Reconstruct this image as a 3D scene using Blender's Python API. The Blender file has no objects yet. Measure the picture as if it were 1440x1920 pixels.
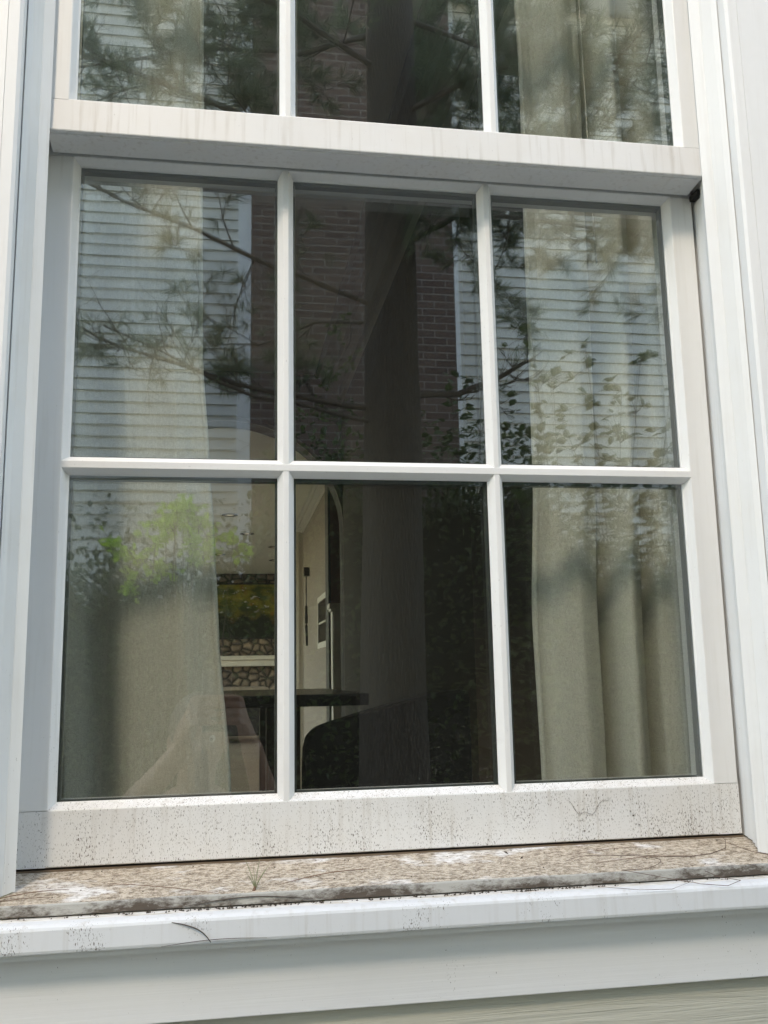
import bpy, bmesh, math, random
from mathutils import Vector, Matrix, noise
import numpy as np

# ------------------------------------------------------------------ camera, world, sun, exposure
S = bpy.context.scene
COL = S.collection
cam_d = bpy.data.cameras.new('camera'); cam = bpy.data.objects.new('camera', cam_d); COL.objects.link(cam)
CAM = Vector((-0.2068, -1.1712, -0.6561)); CROT = (1.74142645, 0.0188200014, -0.162188871)
cam.location = CAM; cam.rotation_euler = CROT
cam_d.sensor_fit = 'HORIZONTAL'; cam_d.sensor_width = 36; cam_d.lens = 43.878
cam_d.clip_start = 0.02; cam_d.clip_end = 500
cam_d.dof.use_dof = False
S.camera = cam

SUN_DIR = Vector((0.38, 1.0, -1.22)).normalized()         # the way the light travels
w = bpy.data.worlds.new('World'); S.world = w; w.use_nodes = True
nt = w.node_tree; nt.nodes.clear()
sky = nt.nodes.new('ShaderNodeTexSky'); sky.sky_type = 'NISHITA'; sky.sun_disc = False
elev = math.asin(-SUN_DIR.z); az = math.atan2(-SUN_DIR.x, -SUN_DIR.y)
sky.sun_elevation = elev; sky.sun_rotation = az; sky.air_density = 1.0; sky.dust_density = 0.5
bg = nt.nodes.new('ShaderNodeBackground'); bg.inputs[1].default_value = 0.15
wo = nt.nodes.new('ShaderNodeOutputWorld')
nt.links.new(sky.outputs[0], bg.inputs[0]); nt.links.new(bg.outputs[0], wo.inputs[0])
sl = bpy.data.lights.new('sun', 'SUN'); sl.energy = 0.3; sl.angle = math.radians(9.0); sl.color = (1.0, 0.965, 0.92)
so = bpy.data.objects.new('sun', sl); COL.objects.link(so)
so.rotation_euler = SUN_DIR.to_track_quat('-Z', 'Y').to_euler()
S.view_settings.view_transform = 'Standard'; S.view_settings.look = 'None'
S.view_settings.gamma = 1; S.view_settings.exposure = 2.6
S.view_settings.use_white_balance = True; S.view_settings.white_balance_temperature = 8800; S.view_settings.white_balance_tint = 10
try: S.view_settings.use_curve_mapping = False
except Exception: pass
S.cycles.max_bounces = 14; S.cycles.transparent_max_bounces = 24; S.cycles.glossy_bounces = 5; S.cycles.diffuse_bounces = 5
S.cycles.sample_clamp_indirect = 6

# ------------------------------------------------------------------ helpers
class MB:
    def __init__(s): s.v = []; s.f = []
    def add(s, vs, fs):
        b = len(s.v); s.v += [tuple(v) for v in vs]; s.f += [tuple(b + i for i in f) for f in fs]
    def box(s, x0, x1, y0, y1, z0, z1):
        s.add([(x, y, z) for x in (x0, x1) for y in (y0, y1) for z in (z0, z1)],
              [(0,1,3,2),(4,6,7,5),(0,4,5,1),(2,3,7,6),(0,2,6,4),(1,5,7,3)])
    def prism(s, prof, a0, a1, axis, e0=None, e1=None):
        """prof: closed 2-D outline; axis 'z': (x,y), axis 'x': (y,z), axis 'y': (x,z). e0/e1: end offset as function of the outline point"""
        n = len(prof); vs = []
        for a, e in ((a0, e0), (a1, e1)):
            for q in prof:
                t = a + (e(q) if e else 0)
                vs.append((q[0], q[1], t) if axis == 'z' else (t, q[0], q[1]) if axis == 'x' else (q[0], t, q[1]))
        fs = [(i, (i+1) % n, n + (i+1) % n, n + i) for i in range(n)] + [tuple(range(n))[::-1], tuple(range(n, 2*n))]
        s.add(vs, fs)
    def tube(s, pts, rads, k=8):
        pts = [Vector(p) for p in pts]; n = len(pts)
        if not hasattr(rads, '__len__'): rads = [rads]*n
        rings = []; up = None
        for i, p in enumerate(pts):
            d = (pts[min(i+1, n-1)] - pts[max(i-1, 0)]).normalized()
            if up is None: up = d.orthogonal().normalized()
            up = (up - d*up.dot(d)).normalized(); sd = d.cross(up)
            rings.append([p + (up*math.cos(2*math.pi*j/k) + sd*math.sin(2*math.pi*j/k))*rads[i] for j in range(k)])
        vs = [v for r in rings for v in r]; fs = []
        for i in range(n-1):
            for j in range(k):
                fs.append((i*k+j, i*k+(j+1) % k, (i+1)*k+(j+1) % k, (i+1)*k+j))
        fs += [tuple(range(k))[::-1], tuple(range((n-1)*k, n*k))]
        s.add(vs, fs)
    def build(s, name, mat, parent=None, smooth=False, bevel=0, **pr):
        me = bpy.data.meshes.new(name); me.from_pydata(s.v, [], s.f); me.validate(); me.update()
        bm = bmesh.new(); bm.from_mesh(me)
        if bevel:
            bmesh.ops.remove_doubles(bm, verts=bm.verts, dist=1e-6)
        bmesh.ops.recalc_face_normals(bm, faces=bm.faces)
        if bevel:
            es = [e for e in bm.edges if len(e.link_faces) == 2 and e.calc_face_angle(0) > 0.35]
            bmesh.ops.bevel(bm, geom=es, offset=bevel, segments=2, profile=0.5, affect='EDGES', clamp_overlap=True)
        bm.to_mesh(me); bm.free()
        if smooth: me.polygons.foreach_set('use_smooth', [True]*len(me.polygons))
        o = bpy.data.objects.new(name, me); COL.objects.link(o)
        if mat: me.materials.append(mat)
        o.parent = parent
        for k, v in pr.items(): o[k] = v
        return o
def raw(name, v, f, mat, parent=None, smooth=False, **pr):
    me = bpy.data.meshes.new(name); me.from_pydata(v, [], f); me.update()
    if smooth: me.polygons.foreach_set('use_smooth', [True]*len(me.polygons))
    o = bpy.data.objects.new(name, me); COL.objects.link(o); o.parent = parent
    if mat: me.materials.append(mat)
    for k, x in pr.items(): o[k] = x
    return o
def empty(name, label, cat, group=None, loc=(0, 0, 0)):
    o = bpy.data.objects.new(name, None); COL.objects.link(o); o.empty_display_size = .05
    o['label'] = label; o['category'] = cat
    if group: o['group'] = group
    return o
def smoothstep(a, b, x):
    t = min(1, max(0, (x-a)/(b-a))); return t*t*(3-2*t)

# ------------------------------------------------------------------ material helpers
class NT:
    def __init__(s, name):
        s.m = bpy.data.materials.new(name); s.m.use_nodes = True; s.t = s.m.node_tree; s.t.nodes.clear()
        s.out = s.t.nodes.new('ShaderNodeOutputMaterial')
    def n(s, ty, ins=None, **kw):
        nd = s.t.nodes.new(ty)
        for k, v in kw.items(): setattr(nd, k, v)
        for k, v in (ins or {}).items():
            if isinstance(v, bpy.types.NodeSocket): s.t.links.new(v, nd.inputs[k])
            else: nd.inputs[k].default_value = v
        return nd
    def obj(s): return s.n('ShaderNodeTexCoord').outputs['Object']
    def mapv(s, vec, scale=(1, 1, 1), rot=(0, 0, 0)):
        return s.n('ShaderNodeMapping', {0: vec, 'Scale': scale, 'Rotation': rot}).outputs[0]
    def noise(s, vec, scale, detail=3, rough=.5, dist=0):
        return s.n('ShaderNodeTexNoise', {'Vector': vec, 'Scale': scale, 'Detail': detail, 'Roughness': rough, 'Distortion': dist}).outputs[0]
    def ramp(s, fac, a, b, lo=0., hi=1.):
        return s.n('ShaderNodeMapRange', {0: fac, 1: a, 2: b, 3: lo, 4: hi}).outputs[0]
    def math(s, op, a, b=0.5):
        return s.n('ShaderNodeMath', {0: a, 1: b}, operation=op).outputs[0]
    def mix(s, fac, a, b):
        nd = s.t.nodes.new('ShaderNodeMix'); nd.data_type = 'RGBA'
        for i, v in ((0, fac), (6, a), (7, b)):
            if isinstance(v, bpy.types.NodeSocket): s.t.links.new(v, nd.inputs[i])
            else: nd.inputs[i].default_value = (v if i == 0 else (*v, 1) if len(v) == 3 else v)
        return nd.outputs[2]
    def bump(s, h, dist, strength=1.0):
        return s.n('ShaderNodeBump', {'Height': h, 'Distance': dist, 'Strength': strength}).outputs[0]
    def pbsdf(s, **ins):
        p = s.n('ShaderNodeBsdfPrincipled', {k.replace('_', ' '): v for k, v in ins.items()})
        s.t.links.new(p.outputs[0], s.out.inputs[0]); return p
def simple(name, col, rough=.6, var=.12, scale=8, bumpd=0, metallic=0, spec=.5):
    k = NT(name); o = k.obj(); f = k.noise(o, scale, 4)
    c = k.mix(f, [x*(1-var) for x in col], [min(1, x*(1+var)) for x in col])
    ins = dict(Base_Color=c, Roughness=rough, Metallic=metallic)
    ins['Specular_IOR_Level'] = spec
    if bumpd: ins['Normal'] = k.bump(k.noise(o, scale*6, 4), bumpd)
    k.pbsdf(**ins); return k.m

def white_paint(name, base=(.74, .74, .735), dens=0.0, zlo=None, zhi=None, rough=.42, streak=0.0, brush=None, tint=(.10, .08, .065), warm=0.0, patch=0.0, clump=False):
    """off-white coated trim; dirt is small mildew specks drawn out downwards, denser towards zlo"""
    k = NT(name); o = k.obj()
    big = k.noise(o, 5, 4); fine = k.noise(o, 90, 4)
    c = k.mix(k.ramp(big, .3, .7), [x*.955 for x in base], base)
    c = k.mix(k.ramp(fine, .35, .7, 0, .05), c, (.6, .59, .56))
    if warm:
        c = k.mix(k.ramp(k.noise(k.mapv(o, (18, 18, 14)), 1, 4), .45, .75, 0, warm), c, (.62, .54, .44))
    zz = k.n('ShaderNodeSeparateXYZ', {0: o}).outputs[2]
    # specks
    sp = k.noise(k.mapv(o, (880, 880, 300)), 1, 3, .55)
    cl = k.noise(k.mapv(o, (26, 26, 14)), 1, 3)
    thr = k.ramp(cl, .48, .64, -.03, .17) if clump else k.ramp(cl, .3, .75, .0, .12)
    if zlo is not None:
        g = k.ramp(zz, zlo, zhi, 1.0, .12)
        thr = k.math('MULTIPLY', thr, g)
    lim = k.math('SUBTRACT', .775 - dens*.11, thr)
    d = k.math('SUBTRACT', sp, lim)
    m = k.ramp(d, 0, .05, 0, .8)
    sp2 = k.noise(k.mapv(o, (560, 560, 230)), 1, 4, .55)
    m = k.math('MAXIMUM', m, k.ramp(k.math('SUBTRACT', k.math('SUBTRACT', sp2, lim), .012), 0, .04, 0, .9))
    c = k.mix(m, c, tint)
    if streak:
        st = k.noise(k.mapv(o, (150, 150, 7)), 1, 3)
        stm = k.math('MULTIPLY', k.ramp(st, .52, .75, 0, streak), k.ramp(cl, .35, .65, .2, 1))
        c = k.mix(stm, c, (.42, .38, .33))
    if patch:
        pt = k.noise(k.mapv(o, (40, 40, 60)), 1, 4, .6)
        c = k.mix(k.ramp(pt, .62, .72, 0, patch), c, (.55, .50, .45))
    h = k.noise(o, 240, 3)
    if brush:
        h = k.noise(k.mapv(o, brush), 1, 4, .6)
        c = k.mix(k.ramp(h, .35, .7, 0, .10), c, (.55, .55, .54))
        nr = k.bump(h, .0006, .5)
    else:
        nr = k.bump(h, .00012, .4)
    k.pbsdf(Base_Color=c, Roughness=k.ramp(big, .3, .7, rough-.06, rough+.1), Normal=nr, Specular_IOR_Level=.4)
    return k.m

M = {}
M['trim'] = white_paint('white_trim', dens=.12, zlo=-.8, zhi=.1, streak=.22)
M['trim_mid'] = white_paint('white_trim_weathered', base=(.73, .73, .725), dens=.12, zlo=-.88, zhi=-.2, streak=.25, warm=.12)
M['casing'] = white_paint('white_casing', base=(.75, .75, .75), dens=.02, zlo=-.95, zhi=-.3, streak=.14)
M['rail_low'] = white_paint('bottom_rail_white', base=(.73, .73, .725), dens=1.25, zlo=-.872, zhi=-.75, streak=.6, warm=.18)
M['rail_up'] = white_paint('meeting_rail_white', base=(.72, .715, .71), dens=.26, zlo=.13, zhi=.0, streak=.5, warm=.15)
M['muntin'] = white_paint('muntin_white', base=(.74, .74, .735), dens=.05, streak=.05, patch=.10)
M['apron'] = white_paint('apron_board_white', base=(.73, .73, .73), dens=.06, brush=(4, 60, 260), rough=.55)
M['nose'] = white_paint('sill_nose_white', base=(.68, .69, .70), dens=.55, zlo=-.935, zhi=-.87, streak=.5, rough=.35, clump=True)
M['dark_gap'] = simple('dark_gap', (.012, .011, .010), .8)
M['track'] = simple('brown_weatherstrip', (.16, .115, .08), .7, .3, 60)
M['alum'] = simple('aluminium_spacer', (.10, .115, .11), .35, .15, 40, metallic=.6)
M['spacer_light'] = simple('spacer_edge', (.34, .38, .36), .4, .15, 40, metallic=.3)

def sill_mat():
    k = NT('sill_grime'); o = k.obj()
    a = k.noise(k.mapv(o, (120, 210, 210)), 1, 7, .78); b = k.noise(k.mapv(o, (16, 22, 22)), 1, 4, .55); f = k.noise(k.mapv(o, (520, 620, 600)), 1, 3, .6)
    c = k.mix(k.ramp(a, .40, .58), (.17, .125, .085), (.60, .52, .42))
    c = k.mix(k.ramp(f, .52, .66, 0, .6), c, (.62, .58, .52))
    c = k.mix(k.ramp(f, .44, .34, 0, .55), c, (.16, .12, .09))
    c = k.mix(k.math('MULTIPLY', k.ramp(b, .54, .64, 0, .8), k.ramp(a, .40, .55, .3, 1)), c, (.80, .80, .80))
    vv = k.n('ShaderNodeTexVoronoi', {'Vector': k.mapv(o, (60, 60, 60)), 'Scale': 1.0}).outputs[0]
    c = k.mix(k.ramp(vv, .05, .10, .5, 0), c, (.05, .035, .025))
    k.pbsdf(Base_Color=c, Roughness=.85, Normal=k.bump(a, .0012, .8), Specular_IOR_Level=.2); return k.m
M['sill'] = sill_mat()
def lip_mat():
    k = NT('sill_lip_grime'); o = k.obj()
    zz = k.n('ShaderNodeSeparateXYZ', {0: o}).outputs[2]
    a = k.noise(k.mapv(o, (110, 160, 240)), 1, 6, .75); b = k.noise(k.mapv(o, (9, 9, 9)), 1, 3)
    lo = k.ramp(zz, -.898, -.884, .22, -.10)
    m = k.math('ADD', k.math('ADD', a, lo), k.ramp(b, .38, .60, -.22, .12))
    c = k.mix(k.ramp(m, .36, .66), (.42, .41, .38), (.085, .065, .05))
    k.pbsdf(Base_Color=c, Roughness=.8, Normal=k.bump(a, .001, .8)); return k.m
M['lip'] = lip_mat()
def ledge_mat():
    k = NT('sill_ledge'); o = k.obj()
    a = k.noise(k.mapv(o, (40, 260, 260)), 1, 5, .65)
    c = k.mix(k.ramp(a, .42, .68), (.78, .76, .72), (.45, .39, .30))
    yy = k.n('ShaderNodeSeparateXYZ', {0: o}).outputs[1]
    c = k.mix(k.ramp(yy, -.126, -.117, 1, 0), c, (.80, .83, .86))
    k.pbsdf(Base_Color=c, Roughness=.5); return k.m
M['ledge'] = ledge_mat()

def siding_mat(name, col, grain=True, stain=.1):
    k = NT(name); o = k.obj()
    g = k.noise(k.mapv(o, (5, 60, 150)), 1, 4, .6, 1.5); b = k.noise(o, 1.5, 4)
    c = k.mix(k.ramp(b, .3, .7), [x*(1-stain) for x in col], col)
    c = k.mix(k.ramp(g, .4, .7, 0, .18), c, [x*.7 for x in col])
    k.pbsdf(Base_Color=c, Roughness=.6, Normal=k.bump(g, .0022 if grain else .0005, .9)); return k.m
M['siding'] = siding_mat('tan_siding', (.50, .485, .41))
M['far_siding'] = siding_mat('grey_white_siding', (.64, .635, .595), grain=False, stain=.2)
M['far_trim'] = simple('far_white_trim', (.74, .77, .80), .5, .05, 3)

def brick_mat():
    k = NT('dark_red_brick'); o = k.obj()
    v = k.n('ShaderNodeSeparateXYZ', {0: o}); x = k.math('ADD', v.outputs[0], v.outputs[1])
    cv = k.n('ShaderNodeCombineXYZ', {0: x, 1: v.outputs[2], 2: 0.0}).outputs[0]
    br = k.n('ShaderNodeTexBrick', {'Vector': cv, 'Color1': (.07, .038, .030, 1), 'Color2': (.12, .075, .058, 1), 'Mortar': (.22, .20, .18, 1), 'Scale': 1.0,
             'Mortar Size': .0055, 'Mortar Smooth': .2, 'Bias': -.1, 'Brick Width': .215, 'Row Height': .0677})
    ns = k.noise(o, 14, 5); c = k.mix(k.ramp(ns, .35, .7, 0, .6), br.outputs[0], (.085, .06, .055))
    k.pbsdf(Base_Color=c, Roughness=.85, Normal=k.bump(br.outputs[1], -.006, .8)); return k.m
M['brick'] = brick_mat()
def bark_mat():
    k = NT('pine_bark'); o = k.obj()
    vo = k.n('ShaderNodeTexVoronoi', {'Vector': k.mapv(o, (60, 60, 13)), 'Scale': 1.0, 'Randomness': 1.0}, feature='DISTANCE_TO_EDGE').outputs[0]
    ns = k.noise(k.mapv(o, (30, 30, 12)), 1, 5, .65)
    c = k.mix(k.ramp(vo, .0, .12, 0, 1), (.026, .019, .014), (.062, .047, .036)); c = k.mix(k.ramp(ns, .4, .7, 0, .5), c, (.075, .07, .062))
    k.pbsdf(Base_Color=c, Roughness=.9, Normal=k.bump(k.math('ADD', vo, ns), .02, .8)); return k.m
M['bark'] = bark_mat()
M['twig'] = simple('twig_bark', (.09, .072, .058), .85, .35, 30)
def leaf_mat(name, dark, light, trans=.35, rough=.45):
    k = NT(name); o = k.obj()
    g = k.n('ShaderNodeNewGeometry').outputs['Random Per Island']; b = k.noise(o, 3.5, 3)
    c = k.mix(k.math('ADD', k.math('MULTIPLY', g, .6), k.math('MULTIPLY', b, .4)), dark, light)
    p = k.n('ShaderNodeBsdfPrincipled', {'Base Color': c, 'Roughness': rough, 'Specular IOR Level': .5})
    t = k.n('ShaderNodeBsdfTranslucent', {0: c}); mx = k.n('ShaderNodeMixShader', {0: trans, 1: p.outputs[0], 2: t.outputs[0]})
    k.t.links.new(mx.outputs[0], k.out.inputs[0]); return k.m
M['needle'] = leaf_mat('pine_needles', (.06, .10, .055), (.20, .26, .15), .4)
M['leaf_sun_tint'] = leaf_mat('sun_tinted_leaves', (.26, .52, .01), (.58, .88, .02), .5)  # sunlight on these leaves is put into their colour
M['leaf_mid'] = leaf_mat('mid_green_leaves', (.06, .10, .03), (.15, .20, .07), .45)
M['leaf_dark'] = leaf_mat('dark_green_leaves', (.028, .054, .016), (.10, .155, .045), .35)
M['sprig'] = leaf_mat('sprig_green', (.16, .18, .09), (.30, .31, .17), .3)
M['dead_needle'] = simple('dead_needle', (.16, .085, .05), .6, .3, 100)
M['thread'] = simple('brown_thread', (.09, .045, .03), .6, .3, 60)
M['debris'] = simple('debris', (.05, .035, .025), .9, .4, 200)

def glass_mat(ripple, seed, dust, fac, zs=24):
    k = NT('window_glass'); o = k.obj()
    off = k.n('ShaderNodeVectorMath', {0: o, 1: (seed*3.7, seed*1.3, seed*7.1)}, operation='ADD').outputs[0]
    h1 = k.noise(k.mapv(off, (3.0, 3.0, zs)), 1, 3, .55); h2 = k.noise(k.mapv(off, (2.2, 2.2, 3.0)), 1, 1)
    n1 = k.bump(k.math('ADD', k.math('MULTIPLY', h1, ripple), k.math('MULTIPLY', h2, .00017)), 1.0, 1.0)
    ge = k.n('ShaderNodeNewGeometry')
    ca = k.math('ABSOLUTE', k.n('ShaderNodeVectorMath', {0: ge.outputs['Incoming'], 1: ge.outputs['Normal']}, operation='DOT_PRODUCT').outputs['Value'])
    sc_ = k.math('POWER', k.math('SUBTRACT', 1.0, ca), 5.0)
    f = k.n('ShaderNodeMapRange', {0: sc_, 1: 0.0, 2: 1.0, 3: .08+fac, 4: 1.0}).outputs[0]
    gl = k.n('ShaderNodeBsdfAnisotropic', {'Color': (.96, .985, 1, 1), 'Roughness': .006, 'Normal': n1})
    tr = k.n('ShaderNodeBsdfTransparent', {'Color': (.965, .98, .965, 1)})
    mx = k.n('ShaderNodeMixShader', {0: f, 1: tr.outputs[0], 2: gl.outputs[0]})
    # settled dust: a film of specks and short runs
    sp = k.noise(k.mapv(o, (900, 900, 650)), 1, 3, .5); cl = k.noise(k.mapv(o, (9, 9, 9)), 1, 3)
    zz = k.n('ShaderNodeSeparateXYZ', {0: o}).outputs[2]
    g = k.ramp(zz, -.8, -.3, .05, .0)
    th = k.math('SUBTRACT', .80 - dust, k.math('ADD', g, k.ramp(cl, .4, .7, 0, .03)))
    m = k.ramp(k.math('SUBTRACT', sp, th), 0, .04, .005, .34)
    df = k.n('ShaderNodeBsdfDiffuse', {0: (.62, .62, .58, 1)})
    m2 = k.n('ShaderNodeMixShader', {0: m, 1: mx.outputs[0], 2: df.outputs[0]})
    k.t.links.new(m2.outputs[0], k.out.inputs[0]); return k.m
M['glass_up'] = glass_mat(.000013, 1, .03, .22)  # same glass, mirror strengthened so the upper reflections come out brighter
M['glass_out'] = glass_mat(.000014, 1, .035, .13)
M['glass_low'] = glass_mat(.000026, 2, .072, .085, 42)  # mirror weakened so the bottom row's reflections come out darker
M['glass_in'] = glass_mat(.000014, 4, -.2, .07)

def curtain_mat():
    k = NT('linen_curtain'); o = k.obj()
    a = k.noise(k.mapv(o, (260, 260, 900)), 1, 3, .6); b = k.noise(k.mapv(o, (900, 900, 160)), 1, 3, .6); h = k.math('ADD', a, b)
    c = k.mix(k.ramp(h, .8, 1.2), (.58, .575, .50), (.73, .725, .65))
    nr = k.bump(h, .0006, .8)
    p = k.n('ShaderNodeBsdfPrincipled', {'Base Color': c, 'Roughness': .9, 'Normal': nr, 'Specular IOR Level': .1})
    t = k.n('ShaderNodeBsdfTranslucent', {0: c, 'Normal': nr}); mx = k.n('ShaderNodeMixShader', {0: .15, 1: p.outputs[0], 2: t.outputs[0]})
    k.t.links.new(mx.outputs[0], k.out.inputs[0]); return k.m
M['curtain'] = curtain_mat()

# ------------------------------------------------------------------ setting outside
GZ = -2.44
def ground():
    n = 60; v = []; f = []
    for i in range(n+1):
        for j in range(n+1):
            x = -150 + 300*i/n; y = -150 + 300*j/n
            x = math.copysign(abs(x/150)**1.8*150, x); y = math.copysign(abs(y/150)**1.8*150, y)
            v.append((x, y, GZ + .05*noise.noise((x*.6, y*.6, 0)) - .05))
    for i in range(n):
        for j in range(n): a = i*(n+1)+j; f.append((a, a+n+1, a+n+2, a+1))
    k = NT('lawn_soil'); o = k.obj(); c = k.mix(k.ramp(k.noise(o, 2.2, 5), .4, .6), (.045, .07, .022), (.085, .075, .045))
    k.pbsdf(Base_Color=c, Roughness=.95, Normal=k.bump(k.noise(o, 60, 4), .02))
    raw('ground', v, f, k.m, smooth=True, kind='structure')
ground()
def grass():
    R = random.Random(5); v = []; f = []
    for i in range(9000):
        x = R.uniform(-3.5, 5); y = R.uniform(-6.2, -.35); z = GZ-.03; h = R.uniform(.04, .10); a = R.uniform(0, 6.28); lx, ly = math.cos(a)*.006, math.sin(a)*.006
        dx, dy = R.uniform(-.03, .03), R.uniform(-.03, .03); b = len(v)
        v += [(x-lx, y-ly, z), (x+lx, y+ly, z), (x+dx, y+dy, z+h)]; f.append((b, b+1, b+2))
    raw('grass', v, f, M['leaf_mid'], label='short green lawn between the two houses', category='grass', kind='stuff')
grass()
mb = MB(); mb.prism([(-2.1, GZ-.1), (-.10, GZ-.1), (-.10, GZ+.03), (-2.1, GZ+.02)], -7, 8, 'x')
mb.build('bounce_strip', simple('bounce_gravel', (.62, .60, .56), .95, .2, 60, .01), kind='structure')  # unseen pale strip added to bounce light up under the trim

# ------------------------------------------------------------------ the near house: wall, apron, siding
WX, WZT = .62, 1.15
def clap(mb, x0, x1, z0, z1, y, step, face=-1, lap=.014, thick=.012):
    """lapped boards; face -1 looks to -y, +1 to +y"""
    n = int(math.ceil((z1-z0)/step))
    for i in range(n):
        zt = z1 - i*step; zb = max(z0, zt-step)
        yb = y + face*lap; yt = y + face*.002
        mb.add([(x0, yt, zt), (x1, yt, zt), (x1, yb, zb), (x0, yb, zb), (x0, y, zb), (x1, y, zb)], [(0,1,2,3), (3,2,5,4)])
house = empty('house_wall', 'tan clapboard house wall around the white window', 'wall')
mb = MB()
clap(mb, -4.5, -WX-.001, -2.2, 3.6, -.095, .115); clap(mb, WX+.001, 4.5, -2.2, 3.6, -.095, .115)
clap(mb, -WX, WX, -2.2, -1.0095, -.083, .115); clap(mb, -WX, WX, WZT+.12, 3.6, -.095, .115)
mb.build('siding', M['siding'], house)
mb = MB()   # wall body with the opening
mb.box(-4.5, -.50, -.090, .10, -2.3, 3.6); mb.box(.50, 4.5, -.090, .10, -2.3, 3.6)
mb.box(-.50, .50, -.068, .10, -2.3, -.925); mb.box(-.50, .50, -.090, .10, 1.12, 3.6)
mb.build('wall_core', simple('wall_core', (.45, .44, .40), .8), house)
mb = MB(); mb.box(-.66, .66, -.099, -.07, -1.010, -.918); mb.build('apron_board', M['apron'], house, bevel=.0012)
mb = MB(); mb.box(-4.6, 4.6, -.75, .3, 3.62, 3.74); mb.build('eave', M['casing'], house)
mb = MB()
mb.box(-4.5, 4.5, -.090, .10, -2.8, -2.2); mb.build('foundation', simple('foundation', (.3, .29, .27), .9), house)

# ------------------------------------------------------------------ the window
win = empty('sash_window', 'white double-hung window with divided panes above a dirty sill', 'window')
PW, MX, PH, MZ = .254, .0209, .38627, .0234
OX = 1.5*PW+MX            # .4019
xs = [-OX, -OX+PW, -OX+PW+MX, -OX+2*PW+MX, -OX+2*PW+2*MX, OX]

prof = [(.4290, -.0700), (.4388, -.0790), (.4398, -.0795), (.4480, -.0955), (.4535, -.1020), (.4549, -.1000), (.4552, -.1165), (.4590, -.1195), (.4715, -.1205)]
jamb = [(.4475, .045), (.4475, .000), (.4475, -.018), (.4462, -.020), (.4462, -.034), (.4425, -.0365), (.4425, -.0475), (.4375, -.050), (.4345, -.0655)]
for s, nm in ((-1, 'side_casing'), (1, 'side_casing')):
    mb = MB()
    inner = prof[:6] + [(.4552, -.09), (.4552, .05), (.4475, .05)] + jamb
    zb = lambda q: (-.8675 + (q[1])*.15)       # stands on the sloping sill
    mb.prism([(s*x, y) for x, y in inner], 0, WZT, 'z', e0=zb)
    mb.build('side_jamb', M['trim_mid'], win)
    mb = MB()
    outer = [(.4554, -.098), (.4554, -.1165), (.4590, -.1198), (.4712, -.1206), (.4716, -.1196), (.4720, -.1206), (.62, -.1206), (.62, -.091), (.4554, -.091)]
    mb.prism([(s*x, y) for x, y in outer], 0, WZT+.1, 'z', e0=lambda q: -.8835)
    mb.build('side_casing', M['casing'], win)
# head casing (above the picture)
mb = MB(); mb.box(-.4550, .4550, -.1180, .05, 1.0, WZT+.1); mb.build('head_casing', M['casing'], win)

def frame_member(mb, kind, a0, a1, o_in, o_out, yf, yg, yb, bev, m0=0, m1=0, s=1):
    """stile ('z') or rail ('x') with a bevel towards the glass. o_in glass edge, o_out outer edge. m0/m1: mitre slope of the bevel at the ends"""
    sg = 1 if o_out > o_in else -1
    P = [(o_in, yg), (o_in + sg*bev*.25, yg-.0015*(1 if yg > yf else -1)), (o_in + sg*bev, yf + .0006), (o_in + sg*(bev+.0012), yf), (o_out - sg*.0012, yf), (o_out, yf+.0012), (o_out, yb), (o_in, yb)]
    def e(mm):
        if not mm: return None
        return lambda q: mm*min(bev, max(0, sg*((q[0] if kind == 'z' else q[1]) - o_in)))
    if kind == 'z': mb.prism(P, a0, a1, 'z', e(m0), e(m1))
    else: mb.prism([(y, z) for z, y in P], a0, a1, 'x', e(m0), e(m1))

def muntin_v(x0, x1, z0, z1, yf, yg, parent):
    b = .0068; c = (x0+x1)/2; h = (x1-x0)/2
    P = [(x0, yg), (x0+.0010, yg-.003), (x0+b, yf+.0004), (x0+b+.0006, yf), (x1-b-.0006, yf), (x1-b, yf+.0004), (x1-.0010, yg-.003), (x1, yg)]
    # ends run on over the neighbouring bevel in a point
    e = lambda sgn: (lambda q: sgn*.0078*(1-max(0, abs(q[0]-c)-(h-b))/b))
    mb = MB(); mb.prism(P, z0, z1, 'z', e(-1), e(1)); return mb.build('muntin', M['muntin'], parent)
def muntin_h(z0, z1, x0, x1, yf, yg, parent):
    b = .0072; c = (z0+z1)/2; h = (z1-z0)/2
    P = [(yg, z0), (yg-.003, z0+.0010), (yf+.0004, z0+b), (yf, z0+b+.0006), (yf, z1-b-.0006), (yf+.0004, z1-b), (yg-.003, z1-.0010), (yg, z1)]
    e = lambda sgn: (lambda q: sgn*.0082*(1-max(0, abs(q[1]-c)-(h-b))/b))
    mb = MB(); mb.prism(P, x0, x1, 'x', e(-1), e(1)); return mb.build('muntin', M['muntin'], parent)

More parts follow.
